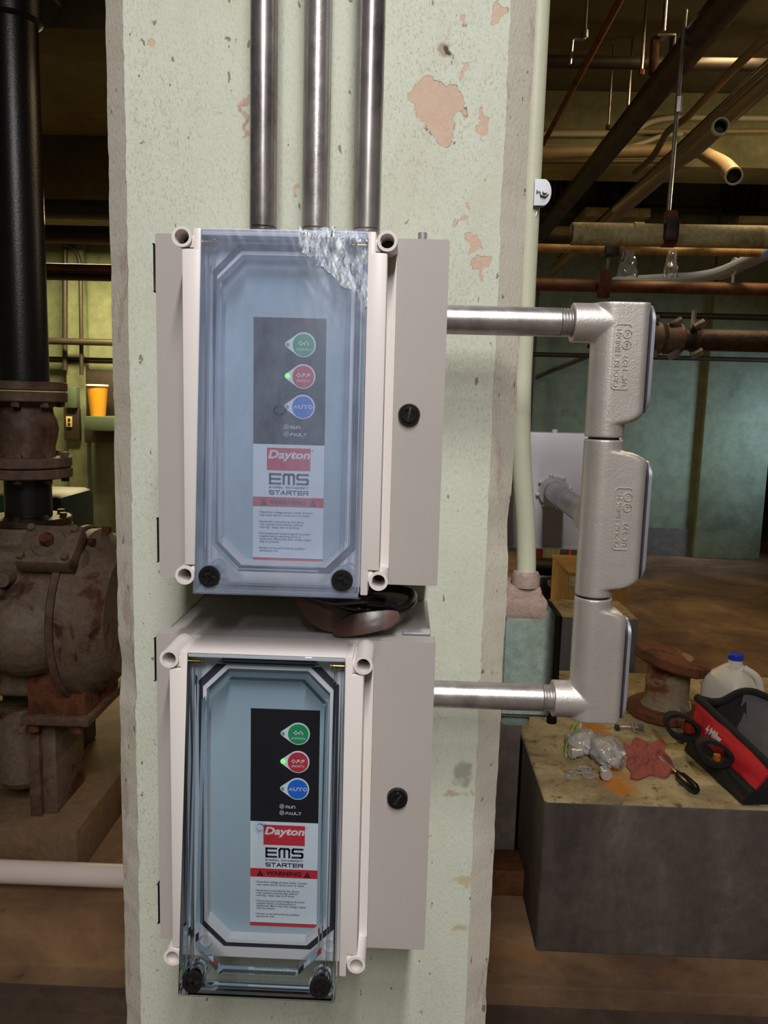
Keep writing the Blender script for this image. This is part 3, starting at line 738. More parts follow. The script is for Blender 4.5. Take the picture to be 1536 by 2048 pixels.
# green painted pipe down the side of the pillar into the old cast box
GX, GY = .1300, .905
gp = thing('painted_pipe', 'old pale green painted pipe down the pillar edge into the teal cast box', 'pipe', (.146, GY, 1.12))
MB().tube(bend([(GX-.003, GY, 3.2), (GX-.001, GY, 1.50), (GX, GY, 1.35), (.1335, GY, 1.29), (.1430, GY, 1.215), (.1462, GY, 1.163), (.1462, GY, 1.150)], .06, 10), .0112, 28).build('pipe', GPIPE, gp)
threads(MB(), (.1462, GY, 1.138), (.1462, GY, 1.150), .0108, 3).build('thread', RUST, gp)
st = thing('strut_channel', 'thin galvanised channel standing against the pillar side behind the green pipe', 'strut', (.13, .95, 1.32))
m = MB().box((PX1+.0004, .934, 1.32), (PX1+.003, .975, 3.19)).box((PX1+.0005, .934, 1.32), (.1385, .9365, 3.19)).box((PX1+.0005, .9725, 1.32), (.1385, .975, 3.19)); m.build('channel', GALV, st)
cl = thing('pipe_clamp', 'zinc pipe clamp with a bolt on the green pipe', 'clamp', at(1084, 410, Y=.90))
c = at(1083, 386, Y=.892); L = [(-.008, -.0135), (.002, -.0135)]+[(.0015+.0085*math.cos(math.radians(a)), .0135*math.sin(math.radians(a))) for a in range(-80, 81, 10)]+[(.002, .0135), (-.008, .0135)]
m = MB(); m.prism(L, c, AX, BZ, NY, .003); m.build('clamp_ear', CHROME, cl)
m = MB(); m.prism([(a, b) for a, b in L], c+Vector((0, .006, 0)), AX, BZ, NY, .003); m.build('clamp_ear', CHROME, cl)
MB().tube([(GX+.0140*math.cos(math.radians(a)), GY+.0140*math.sin(math.radians(a)), c.z) for a in range(-80, 120, 14)], .0035, 8).build('clamp_band', CHROME, cl)
b = c+Vector((.0022, -.003, 0)); MB().hexa(b, b+Vector(NY)*.004, .0052).cyl(b+Vector(NY)*.004, b+Vector(NY)*.0075, .0026, n=16).build('bolt', STEEL, cl)
b = at(1070, 425, Y=.90); MB().tube([(b.x-.004, .90, b.z+.006), (b.x+.002, .897, b.z+.002), (b.x, .896, b.z-.006)], .0012, 8).build('clip', STEEL, cl)

# old cast junction box on the pillar
gb = thing('cast_junction_box', 'old teal cast iron junction box with pink dust, below the green pipe', 'junction box', (.165, .95, .955))
xl, xr = .1185, at(1108, 1300, Y=.90).x
zt, zb = at(1080, 1200, Y=.90).z, at(1080, 1428, Y=.90).z
m = MB()
L = [(xl, zb), (xr, zb), (xr, zt-.020), (xr-.010, zt-.004), (xr-.018, zt), (xl, zt)]
m.prism(L, (0, .885, 0), AX, BZ, (0, 1, 0), .075)
bmesh.ops.recalc_face_normals(m.bm, faces=m.bm.faces); bmesh.ops.bevel(m.bm, geom=list(m.bm.edges), offset=.005, segments=3, affect='EDGES')
m.build('box_body', GBOX, gb)
m = MB().box((xr-.003, .888, zb-.004), (xr+.006, .960, zt-.014), .004); m.build('side_cover', DKMET, gb)
MB().box((xl+.004, .892, zt-.012), (xl+.046, .948, zt+.017), .006).build('hub_block', PINKD, gb)
MB().lathe((.1462, GY, zt+.015), (0, 0, 1), [(.0165, 0), (.0165, .012), (.0145, .017), (.0115, .018)], 28).build('hub_collar', PINKD, gb)
MB().box((xl, .8835, zt-.020), (xr-.012, .950, zt+.0035), .005).build('dust_ledge', PINKD, gb)
MB().box((xl+.004, .895, zb-.016), (xl+.040, .940, zb+.002), .007).build('bottom_boss', GBOX, gb)
MB().cyl((xr+.002, .900, zb-.010), (xr+.002, .900, zb+.006), .006, n=14).build('cover_bolt', DKMET, gb)

# sunglasses resting on the lower starter box, under the upper one
ZT = .9995+.145
sg = thing('sunglasses', 'dark sunglasses with brown lenses lying between the two starter boxes', 'sunglasses', (-.03, .69, ZT))
def lens(pts, Y, lean, bow):
    """curved lens plate, 2 mm thick, leaning on the box top"""
    V = [at(x, y, Y=Y) for x, y in pts]; c = sum(V, Vector())/len(V); rings = []
    zb = min(v.z for v in V); sz = max((v-c).length for v in V)
    for f in (1, .75, .5, .25):
        rings.append([c+(v-c)*f+Vector((0, (c+(v-c)*f).z*lean-c.z*lean-bow*(1-((v-c).length*f/sz)**2), 0)) for v in V])
    n = len(V); m = MB(); al = [p for r in rings for p in r]+[c+Vector((0, -bow, 0))]
    F = [(k*n+i, k*n+(i+1) % n, (k+1)*n+(i+1) % n, (k+1)*n+i) for k in range(3) for i in range(n)]+[(3*n+i, 3*n+(i+1) % n, 4*n) for i in range(n)]
    L = len(al); back = [p+Vector((0, .002, 0)) for p in al]
    F += [tuple(L+i for i in f[::-1]) for f in F]+[(i, (i+1) % n, L+(i+1) % n, L+i) for i in range(n)]
    m.add(al+back, F); m.build('lens', LENS, sg, ang=50)
def smooth_loop(P, k=4):
    n = len(P); out_ = []
    for i in range(n):
        p0, p1, p2, p3 = P[i-1], P[i], P[(i+1) % n], P[(i+2) % n]
        for j in range(k):
            t = j/k; out_.append(tuple(.5*((2*b_)+(-a_+c_)*t+(2*a_-5*b_+4*c_-d_)*t*t+(-a_+3*b_-3*c_+d_)*t**3) for a_, b_, c_, d_ in zip(p0, p1, p2, p3)))
    return out_
lens(smooth_loop([(588, 1180), (664, 1172), (742, 1182), (736, 1205), (704, 1238), (686, 1256), (660, 1257), (634, 1247), (606, 1224)]), .682, .25, .006)
lens(smooth_loop([(666, 1264), (676, 1246), (704, 1229), (760, 1222), (792, 1224), (799, 1233), (793, 1245), (764, 1257), (718, 1266), (680, 1270)]), .668, .35, .004)
p = [at(620, 1188, Y=.69), at(700, 1215, Y=.675), at(745, 1222, Y=.675), at(800, 1222, Y=.69), at(826, 1205, Y=.71), at(826, 1185, Y=.735), at(790, 1176, Y=.745), at(720, 1176, Y=.75)]
for q in p: q.z = max(q.z, ZT+.004)
MB().tube(bend(p, .012, 6), .0042, 12, rs=None).build('temple', BLACKP, sg)
p = [at(600, 1185, Y=.685), at(665, 1205, Y=.665), at(740, 1196, Y=.665), at(790, 1205, Y=.675)]
MB().tube(bend(p, .012, 6), .0045, 12).build('frame', BLACKP, sg)
solo(MB().box((.004, .684, ZT-.001), (.0285, .700, ZT+.0012), .0005), 'foil_label', STEEL, 'strip of silver foil at the rear edge of the lower starter box door', 'foil strip')

# ------------------------------------------------------------------ left: pump, valve and black riser
XP, YP = at(57, 1000, Y=2.2).x, 2.2
zy = lambda y, Y=2.2: at(57, y, Y=Y).z
def bolts(parent, cx, cy, z0, z1, R, n, r, mat, a0=0.2):
    for i in range(n):
        a = a0+2*math.pi*i/n; c = (cx+R*math.cos(a), cy+R*math.sin(a))
        MB().hexa((c[0], c[1], z0), (c[0], c[1], z1), r).build('bolt', mat, parent)
vp = thing('riser_pipe', 'thick glossy black riser pipe standing on the brown flanged valve', 'pipe', (XP, YP, zy(760)))
MB().cyl((XP, YP, zy(762)), (XP, YP, 3.2), .066, n=48).build('pipe', BLKP, vp)
MB().lathe((XP, YP, 2.30), (0, 0, 1), [(.067, 0), (.078, .01), (.078, .09), (.067, .10)], 40).build('coupling', BLKP, vp)
vb = thing('check_valve', 'brown painted flanged check valve below the black riser pipe', 'valve', (XP, YP, zy(955)))
zz = [zy(y) for y in (763, 781, 783, 803, 815, 838, 856, 876, 892, 912, 932, 934, 953)]
MB().lathe((XP, YP, 0), (0, 0, 1), [(.095, zz[3]+.004), (.072, zz[4]), (.074, (zz[4]+zz[5])/2), (.082, zz[5]), (.087, zz[6]), (.082, zz[7]), (.076, zz[8]), (.078, zz[9]-.004)][::-1], 48).build('valve_body', VALVM, vb)
for a, b, R in ((zz[1], zz[0], .112), (zz[3], zz[2], .112), (zz[10], zz[9], .119), (zz[12], zz[11], .120)):
    MB().lathe((XP, YP, a), (0, 0, 1), [(R-.003, 0), (R, .003), (R, b-a-.003), (R-.003, b-a)], 56).build('flange', VALVM, vb)
bolts(vb, XP, YP, zz[3]-.014, zz[3]+.002, .095, 8, .012, VALVM); bolts(vb, XP, YP, zz[9]-.002, zz[9]+.013, .101, 8, .013, VALVM); bolts(vb, XP, YP, zz[12]-.012, zz[12]+.002, .101, 8, .012, DRUST)
sp = thing('pump_stub', 'short black pipe stub between the brown valve and the pump', 'pipe', (XP, YP, zy(1046)))
MB().cyl((XP, YP, zy(1030)), (XP, YP, zy(953)), .063, n=40).build('pipe', BLKP, sp)
MB().lathe((XP, YP, zy(1046)), (0, 0, 1), [(.112, 0), (.115, .003), (.115, .018), (.112, .021)], 48).build('flange', DRUST, sp)
bolts(sp, XP, YP, zy(1046)+.018, zy(1046)+.032, .095, 8, .011, DRUST, .1)
# the pump
pm = thing('water_pump', 'large pump with peeling brown grey paint on a concrete plinth', 'pump', (-1.05, 2.2, .14))
PZ, PR = .735, .205
ZTOP = zy(1046)
m = MB(); m.cyl((-1.55, YP, PZ), (-.86, YP, PZ), PR, n=64)
m.cyl((XP, YP, PZ), (XP, YP, ZTOP), .118, n=48); m.box((XP-.2, YP-.17, PZ+.02), (-.84, YP+.17, ZTOP-.045), .03)
m.box((-1.16, YP-.12, .50), (-.90, YP+.12, PZ), .02)
m.sphere((-1.02, YP-.12, PZ-.03), .13, (1.1, 1, 1))
m.fused('casing', PUMPM, .006, pm, 5)
m = MB(); ax = (1, 0, 0)
m.lathe((-.90, YP, PZ-.01), ax, [(.232, 0), (.240, .006), (.240, .034), (.225, .05), (.200, .085), (.17, .11)], 72); m.build('end_bell', PUMPM, pm)
MB().lathe((-.915, YP, PZ-.01), ax, [(.246, 0), (.250, .004), (.250, .016), (.246, .02)], 72).build('casing_flange', VALVM, pm)
for a in (200, 232, 262, 292, 168, 140):
    r = math.radians(a); c = Vector((-.862, YP+.226*math.cos(r)*-1, PZ+.226*math.sin(r)*-1)); 
    MB().hexa(c, c+Vector((.02, 0, 0)), .012).build('flange_bolt', RUST, pm)
# bolted inspection plate on the shoulder
u = Vector((0, -math.sin(math.radians(48)), math.cos(math.radians(48)))); tcen = at(100, 1092, Y=2.03)
nrm = Vector((0, -math.cos(math.radians(48)), math.sin(math.radians(48))))
up = Vector((0, math.sin(math.radians(48)), math.cos(math.radians(48))))
B3 = Matrix.Identity(4)
for i in range(3): B3[i][0], B3[i][1], B3[i][2] = (1, 0, 0)[i], up[i], nrm[i]
B3.translation = tcen
ip = MB().box((-.075, -.062, -.035), (.075, .062, .012), .006).xf(B3).build('inspection_plate', PUMPM, pm)
MB().cyl((0, 0, .012), (0, 0, .017), .045, .042, 36).xf(B3).build('raised_disc', PUMPM, ip)
MB().hexa((0, 0, .015), (0, 0, .040), .018).xf(B3).build('plug', RUST, ip)
for sx in (-1, 1):
    for sy in (-1, 1): MB().hexa((sx*.058, sy*.046, .012), (sx*.058, sy*.046, .024), .011).xf(B3).build('plate_bolt', PUMPM, ip)
# small ports on the casing
for px, py, r in ((3, 1160, .022), (93, 1275, .020), (36, 1298, .010)):
    c = at(px, py, Y=1.99); MB().cyl(c+Vector((0, .05, 0)), c, r, r*.9, 24).build('plug', PUMPM, pm)
# underside: rusty foot pad, flange and pedestal
zf = [at(110, y, Y=2.06).z for y in (1395, 1418, 1440, 1455, 1590)]
xa, xb = at(52, 1420, Y=2.06).x, at(172, 1420, Y=2.06).x
MB().box((xa, 2.06, zf[2]), (xb, 2.32, PZ-.05), .015).build('foot_pad', RUST, pm)
MB().box((xa-.01, 2.045, zf[2]-.012), (xb+.012, 2.34, zf[2]+.014), .004).build('foot_flange', VALVM, pm)
for px in (62, 148):
    c = at(px, 1442, Y=2.06); MB().hexa((c.x, 2.075, zf[2]-.04), (c.x, 2.075, zf[2]-.010), .016).build('foot_bolt', RUST, pm)
MB().box((at(55, 1500, Y=2.1).x, 2.10, .1405), (at(78, 1500, Y=2.1).x, 2.30, zf[2]), .004).build('pedestal_rib', VALVM, pm)
MB().box((at(80, 1500, Y=2.12).x, 2.12, .1405), (at(112, 1500, Y=2.12).x, 2.32, zf[2]), .008).build('pedestal', PUMPM, pm)
c = at(20, 1500, Y=2.12); MB().lathe((c.x, 2.2, .20), (0, 0, 1), [(.06, 0), (.075, .02), (.08, .17), (.07, .24)], 32).build('drain_boss', PUMPM, pm)
# shaft guard beyond the bell, partly behind the pillar
g = MB().box((-.80, 2.30, .78), (-.62, 2.52, 1.10), .03); g.build('bearing_bracket', VALVM, pm)
PLIN = layered('plinth_concrete', [(92, 68, 48), (122, 92, 62), (136, 108, 78), (124, 102, 84)], 4, .85, 0, .3)
solo(MB().box((-1.75, 2.035, -.01), (-.881, 2.40, .14), .004), 'concrete_plinth', PLIN, 'low concrete plinth under the peeling pump', 'plinth')
pv = thing('pvc_pipe', 'white plastic pipe lying on the floor in front of the pump plinth', 'pipe', (-.9, 1.965, 0))
zc = at(100, 1748, Y=1.965).z
MB().cyl((-1.7, 1.965, zc), (-.30, 1.965, zc+.004), .0305, n=36).build('pipe', PVCW, pv)
p = at(-2, 1729, Y=1.939); put('print_line', text_mesh('PVC 1120', .016, (p.x-.03, 1.9462, zc+.018), (1, 0, 0), (0, .62, .78), 0), PRED, pv)
# green motor behind the stub
mt = thing('pump_motor', 'dark green motor housing behind the black pipe stub', 'motor', (-1.15, 2.75, .98))
a, b = at(-20, 1000, Y=2.7), at(125, 1000, Y=2.7)
GMOT = plain('dark_green_enamel', (44, 62, 54), .5, 0, .2)
MB().box((a.x, 2.7, at(60, 1060, Y=2.7).z-.25), (b.x, 3.0, at(60, 990, Y=2.7).z), .03).build('motor_shell', GMOT, mt)
MB().box((a.x, 2.72, .0), (b.x, 2.95, at(60, 1060, Y=2.7).z-.24), .01).build('motor_base', DKMET, mt)

# far wall on the left: pipes, shelf, bucket
def run(label, py, Y, r, mat, x0, x1, cat='pipe', name='service_pipe', px=180, drop=0, group=None):
    z = at(px, py, Y=Y).z
    return solo(MB().tube([(x0, Y, z+drop), (x1, Y, z)], r, 16), name, mat, label, cat, group)
run('brown pipe crossing under the far left soffit, pale on top', 537, 5.6, .030, BROWNP, -4.2, -.3)
run('darker brown pipe just below the pale topped pipe', 554, 5.6, .027, DKMET, -4.2, -.3)
run('thin brown pipe along the far left wall at mid height', 684, 7.0, .03, DKMET, -4.2, -.3)
run('pair of dark cables low on the far left wall, upper one', 718, 7.15, .014, DKMET, -4.2, -.3, 'cable', 'service_cable')
run('pair of dark cables low on the far left wall, lower one', 724, 7.15, .012, DKMET, -4.2, -.3, 'cable', 'service_cable')
run('black pipe hung under the left soffit edge', 470, 4.6, .05, DKMET, -4.2, -.3, 'pipe', 'ceiling_pipe')
run('black pipe high under the left ceiling', 420, 4.2, .05, DKMET, -4.2, -.3, 'pipe', 'ceiling_pipe')
a, b = at(130, 490, Y=7.125), at(130, 740, Y=7.125)
solo(MB().tube([a, b], .022, 12), 'service_conduit', DKMET, 'vertical conduit beside the pilaster on the far left wall', 'conduit')
P = [at(128, 488, Y=7.07), at(145, 492, Y=7.07), at(158, 515, Y=7.07), at(161, 540, Y=7.07), at(163, 700, Y=7.07), at(163, 750, Y=7.07)]
solo(MB().tube(bend(P, .15), .018, 12), 'service_cable', DKMET, 'curved black cable arching down the far left pilaster', 'cable')
t0 = at(110, 20, Y=2.9)
solo(MB().tube([at(105, -10, Y=3.0), at(150, 48, Y=3.6), at(222, 126, Y=4.6)], .008, 10), 'ceiling_conduit', OLIVE, 'thin conduit running back under the dark left ceiling', 'conduit')
def wbox(px0, py0, px1, py1, Y, d, bev=.005):
    a, b = at(px0, py1, Y=Y), at(px1, py0, Y=Y); return MB().box((a.x, Y, a.z), (b.x, Y+d, b.z), bev)
SHELFM = plain('green_steel', (74, 86, 70), .5, 0, .15, 8)
sh = thing('work_bench', 'green steel wall bench with a dark back panel on the far left wall', 'bench', at(200, 860, Y=6.8))
wbox(169, 836, 300, 861, 6.75, .495, .004).build('bench_top', SHELFM, sh)
wbox(169, 742, 300, 836, 7.16, .085, .004).build('back_panel', DKMET, sh)
wbox(169, 861, 300, 885, 7.0, .24, .004).build('bracket', DKMET, sh)
sw = thing('switch_box', 'small grey switch box with cable beside the yellow bucket', 'switch box', at(142, 815, Y=7.05))
wbox(132, 774, 152, 816, 7.06, .088, .01).build('box_body', SHELFM, sw)
wbox(128, 816, 158, 880, 7.1, .048, .01).build('lower_plate', DKMET, sw)
ot = wbox(132, 833, 143, 854, 7.08, .021, .004).build('outlet', plain('cream_outlet', (196, 176, 110), .5), sw)
for y in (839, 848): wbox(135, y-2.5, 140, y+2.5, 7.07, .015).build('socket', DKMET, ot)
a, b = at(171, 833, Y=6.9), at(211, 770, Y=6.9); YBK = plain('yellow_plastic', (206, 142, 34), .5, 0, .1)
bk = thing('bucket', 'yellow bucket standing on the green wall bench', 'bucket', ((a.x+b.x)/2, 6.9, a.z))
w = (b.x-a.x)/2; MB().lathe(((a.x+b.x)/2, 6.95, a.z), (0, 0, 1), [(w*.70, 0), (w*.98, (b.z-a.z)), (w*1.0, (b.z-a.z)), (w*.94, (b.z-a.z)), (w*.68, .02)], 32).build('pail', YBK, bk)
MB().lathe(((a.x+b.x)/2, 6.95, b.z-.012), (0, 0, 1), [(w*1.05, 0), (w*1.05, .012), (w*.9, .016)], 32).build('rim', PVCW, bk)

# ------------------------------------------------------------------ right: ceiling services
def lrun(label, pts, r, mat, name, cat, n=14, group=None, rb=.12, open_end=False):
    return solo(MB().tube(bend(pts, rb), r, n), name, mat, label, cat, group)
ZD = 2.6; XD = .958
solo(MB().tube([(XD, 1.6, ZD), (XD, YB, ZD)], .052, 24), 'rusty_main_pipe', DRUST, 'thick wet rusty pipe running back under the right ceiling', 'pipe')
p = at(1240, 0, Z=2.85); xo = p.x
lrun('thin orange rusted pipe running back under the ceiling beside the pillar', [(xo, 2.2, 2.85), (xo, 5.0, 2.85)], .014, RUST, 'rusted_pipe', 'pipe')
YH = 4.0
def hz(py0, py1, Y, px0=1060, px1=1600, px=1300):
    z = at(px, (py0+py1)/2, Y=Y).z; return [(at(px0, py0, Y=Y).x, Y, z), (at(px1, py0, Y=Y).x, Y, z)], (py1-py0)/2*Y/FPX
pp, r = hz(115, 138, YH); lrun('dark horizontal pipe crossing behind the thick rusty pipe', [(0.05, YH, pp[0][2]), (3.2, YH, pp[0][2])], r, DKMET, 'cross_pipe', 'pipe')
# bundle of conduits running back
for i, (px, py, lab, mat, r) in enumerate(((1536, 165, 'olive conduit in the bundle, lowest beside the cut pipe', OLIVE, .030), (1536, 132, 'olive conduit in the middle of the ceiling bundle', OLIVE, .026), (1536, 112, 'dark conduit at the top of the ceiling bundle', DKMET, .024))):
    q = at(px, py, Z=2.45+.06*i); lrun(lab, [(q.x+.02*i, 1.9, q.z), (q.x+.02*i, 6.9, q.z)], r, mat, 'bundled_conduit', 'conduit', group='conduits running back under the right ceiling')
P = [at(1560, 48, Y=2.6), at(1470, 135, Y=3.1), at(1375, 235, Y=3.9), at(1335, 262, Y=4.2), at(1320, 290, Y=4.35), at(1305, 315, Y=4.5), at(1270, 345, Y=4.9)]
lrun('thin dark conduit with an offset bend above the bundle', P, .017, OLIVE, 'bent_conduit', 'conduit')
# two sawn-off sweep pipes
def cutpipe(label, pts, r, mat, rb=.3):
    P = bend(pts, rb, 14); root = thing('cut_pipe', label, 'cut pipe', P[0], 'sawn off pipes under the beam')
    MB().tube(P, r, 24, cap=False).build('pipe', mat, root)
    d = (P[-1]-P[-2]).normalized(); MB().cyl(P[-1]-d*.02, P[-1]+d*.002, r*1.02, n=28, hole=r*.82).build('cut_end', WHTC, root)
    MB().cyl(P[-1]-d*.06, P[-1]-d*.055, r*.83, n=24).build('bore', DKMET, root)
cutpipe('tan pipe with a sawn open end, the upper of two', [at(1235, 420, Y=4.2), at(1340, 335, Y=3.7), at(1390, 300, Y=3.25), at(1442, 252, Y=2.9)], .028, OLIVE, .3)
cutpipe('tan pipe curving forward to a sawn open end, the lower of two', [at(1060, 305, Y=4.7), at(1250, 303, Y=4.7), at(1395, 300, Y=4.6), at(1450, 330, Y=3.7), at(1468, 352, Y=3.35)], .034, TANC, .5)
# conduits on the face of the beam
for i, (pts, lab, r, m) in enumerate((([(1600, 237), (1345, 235), (1300, 242), (1262, 268), (1080, 268)], 'pale conduit high on the beam with a long offset', .016, WHTC),
                              ([(1600, 262), (1090, 264)], 'tan conduit along the middle of the beam', .014, TANC),
                              ([(1245, 297), (1290, 285), (1325, 270), (1365, 268)], 'short pale conduit with an S bend on the beam', .013, WHTC),
                              ([(1240, 295), (1060, 294)], 'straight pale conduit low on the beam near the pillar', .014, WHTC),
                              ([(1330, 322), (1060, 323)], 'olive conduit along the bottom edge of the beam', .012, OLIVE))):
    lrun(lab, [at(x, y, Y=4.97-.03*(i == 2)) for x, y in pts], r, m, 'beam_conduit', 'conduit', rb=.15, group='conduits on the beam')
# hanger rods
def hanger(label, px, y0, y1, Y, r=.006, fit=None):
    a = at(px, y1, Y=Y); root = thing('hanger_rod', label, 'hanger rod', a, 'hanger rods')
    MB().tube([a, (a.x, Y, 3.2)], r, 10).build('rod', GALVD, root)
    if fit == 'hook':
        MB().tube(bend([a, (a.x, Y, a.z-.02), (a.x-.05, Y, a.z-.02), (a.x-.055, Y, a.z-.12)], .01, 4), .007, 10).build('hook', GALVD, root)
        MB().hexa((a.x, Y, a.z-.015), (a.x, Y, a.z+.015), .014).build('nut', GALVD, root)
    if fit == 'clevis':
        MB().box((a.x-.03, Y-.03, a.z-.03), (a.x+.04, Y+.03, a.z-.02), .002).build('clevis_top', GALVD, root)
        MB().box((a.x-.045, Y-.02, a.z-.16), (a.x-.015, Y+.02, a.z-.02), .01).build('clevis_side', RUST, root)
        MB().box((a.x+.03, Y-.02, a.z-.16), (a.x+.045, Y+.02, a.z-.02), .005).build('clevis_side', DKMET, root)
    if fit == 'ring':
        MB().hexa((a.x, Y, a.z-.01), (a.x, Y, a.z+.012), .014).build('nut', RUST, root)
    return root
hanger('hanger rod ending in a small hook near the pillar', 1170, 0, 68, 3.6, fit='hook')
hanger('hanger rod with a rusty clevis above the thick pipe', 1327, 0, 62, 3.3, .008, 'clevis')
hanger('thin hanger rod down to a rusty nut beside the thick pipe', 1283, 0, 145, 3.9, .007, 'ring')
hanger('slim hanger rod in front of the beam, left of the thick pipe', 1217, 0, 255, 4.4, .006, 'ring')
hanger('slim hanger rod meeting the thick rusty pipe', 1256, 0, 225, 4.3, .007, 'ring')
# long rod to the beige pipe
YG = 2.9
a = at(1337, 425, Y=YG); b = at(1362, 150, Y=YG)
hr = thing('hanger_rod', 'long bright rod carrying the beige lagged pipe clamp', 'hanger rod', a, 'hanger rods')
MB().tube([a, at(1371, 20, Y=YG)], .0075, 10).build('rod', GALV, hr); k = at(1356, 225, Y=YG); MB().hexa(k, k+Vector((0, 0, .05)), .012).build('turnbuckle', GALVD, hr)
# beige lagged pipe and its clamp
zc = (at(1300, 447, Y=YG).z+at(1300, 490, Y=YG).z)/2; rr = 21*YG/FPX
bp = thing('lagged_pipe', 'beige lagged pipe with a dark sawn end hung by a rusty clamp', 'pipe', (1.2, YG, zc-rr))
x0 = at(1143, 468, Y=YG).x; MB().cyl((x0, YG, zc-.004), (3.0, YG, zc+.004), rr, n=32, hole=rr*.75).build('lagging', BEIGE, bp)
MB().cyl((x0-.004, YG, zc-.004), (x0+.05, YG, zc-.004), rr*.76, n=24).build('dark_end', DKMET, bp)
for px in (1265,): q = at(px, 468, Y=YG).x; MB().cyl((q, YG, zc), (q+.035, YG, zc), rr*1.03, n=32).build('lagging_band', BEIGE, bp)
pc = thing('pipe_hanger_clamp', 'rusty clamp around the beige lagged pipe', 'clamp', (at(1337, 470, Y=YG).x, YG, zc-rr*1.1)); q = at(1337, 470, Y=YG).x
MB().cyl((q-.022, YG, zc), (q+.022, YG, zc), rr*1.12, n=32, hole=rr*1.01).build('clamp_ring', RUST, pc)
MB().box((q-.018, YG-.02, zc+rr), (q+.022, YG+.02, a.z+.005), .006).build('clamp_yoke', RUST, pc); MB().box((q-.03, YG-rr-.02, zc-.03), (q+.02, YG-rr+.01, zc+.05), .01).build('clamp_jaw', DRUST, pc)
pp, r = hz(493, 509, 3.6); lrun('thin yellowed pipe just below the beige lagged pipe', [(.2, 3.6, pp[0][2]), (at(1520, 500, Y=3.6).x, 3.6, pp[0][2])], r, YELP, 'yellowed_pipe', 'pipe')
pp, r = hz(562, 586, 3.8); lrun('brown pipe crossing level behind the upper cast fitting', [(.2, 3.8, pp[0][2]), (3.4, 3.8, pp[0][2])], r, BROWNP, 'brown_pipe', 'pipe')
pp, r = hz(452, 470, 6.6, px=1100); lrun('pale far pipe seen past the end of the beige pipe', [(.3, 6.6, pp[0][2]), (2.6, 6.6, pp[0][2])], r, BEIGE, 'far_pipe', 'pipe')
pp, r = hz(624, 636, 6.4); lrun('dark pipe across the far wall above the coupled pipe', [(.3, 6.4, pp[0][2]), (5.0, 6.4, pp[0][2])], r, DKMET, 'far_pipe', 'pipe')
pp, r = hz(710, 719, 6.6); lrun('thin dark pipe across the far wall below the coupled pipe', [(.3, 6.6, pp[0][2]), (3.25, 6.6, pp[0][2])], r, DKMET, 'far_pipe', 'pipe')
# hanger strip between yellow and brown pipes
a, b = at(1219, 505, Y=3.62), at(1213, 562, Y=3.62)
hs = thing('strap_hanger', 'short bright strap between the thin yellowed pipe and the brown pipe', 'hanger', (b.x, 3.66, b.z))
MB().tube([a, (a.x, 3.66, b.z)], .006, 10).build('rod', GALV, hs); MB().box((b.x-.03, 3.62, b.z-.07), (b.x+.02, 3.66, b.z+.05), .004).build('bracket', RUST, hs)
MB().box((a.x-.03, 3.56, a.z-.02), (a.x+.03, 3.66, a.z+.02), .004).build('clip', DKMET, hs)
# plastic hose sweeping down to the brown pipe
P = [at(1570, 492, Y=3.55), at(1500, 520, Y=3.7), at(1440, 548, Y=3.88), at(1390, 557, Y=4.0), at(1320, 560, Y=4.2), at(1230, 565, Y=4.5)]
hsn = thing('grey_hose', 'blue grey plastic hose sweeping down behind the brown pipe', 'hose', P[3], None)
MB().tube(bend(P, .2), .030, 20).build('hose', BLUEH, hsn)
q = at(1430, 551, Y=3.91); MB().tube([q, q+Vector((.012, -.02, .008))], .033, 20).build('joint_ring', DKMET, hsn)
hb = thing('conduit_strap', 'small bright strap on the grey plastic hose', 'strap', at(1470, 540, Y=3.8)); q = at(1468, 534, Y=3.79)
MB().tube([q+Vector((0, .036*math.sin(math.radians(i)), .036*math.cos(math.radians(i)))) for i in range(0, 360, 20)], .007, 8, closed=True).build('band', STEEL, hb); MB().cyl(q+Vector((.0, 0, -.03)), q+Vector((0, 0, -.10)), .006, n=10).build('bolt', STEEL, hb)
# coupled rusty pipe, lower
YK = 3.4; zc = (at(1400, 657, Y=YK).z+at(1400, 702, Y=YK).z)/2; rr = 21*YK/FPX
kp = thing('coupled_pipe', 'dark rusty pipe with bolted couplings right of the upper cast fitting', 'pipe', (1.6, YK, zc-rr))
MB().cyl((.75, YK, zc), (3.2, YK, zc), rr, n=28).build('pipe', DRUST, kp)
for px, w, k in ((1300, .05, 1.5), (1345, .045, 1.4), (1390, .02, 1.25)):
    q = at(px, 675, Y=YK).x; cc = MB().lathe((q-w, YK, zc), (1, 0, 0), [(rr*1.05, 0), (rr*k, .012), (rr*k, 2*w-.012), (rr*1.05, 2*w)], 28).build('coupling', VALVM if px < 1380 else DRUST, kp)
    for s in (-1, 1): MB().hexa((q-.02, YK-rr*.8, zc+s*rr*k*1.02-.012), (q+.02, YK-rr*.8, zc+s*rr*k*1.02+.012), .016).build('coupling_bolt', GALVD, cc)
q = at(1387, 640, Y=YK); MB().tube([(q.x, YK, zc+rr), (q.x, YK, q.z+.04)], .010, 10).build('vent_stub', GALVD, kp)
q0, q1 = at(1050, 765, Y=7.238), at(1200, 705, Y=7.238); lrun('black cable slanting across the far wall behind the pillar pipe', [q0, q1], .012, DKMET, 'slack_cable', 'cable')
q = at(1070, 700, Y=7.2); lrun('thin dark upright conduit on the far wall behind the pillar', [(q.x, 7.2, .0), (q.x, 7.2, 2.4)], .014, DKMET, 'service_conduit', 'conduit')
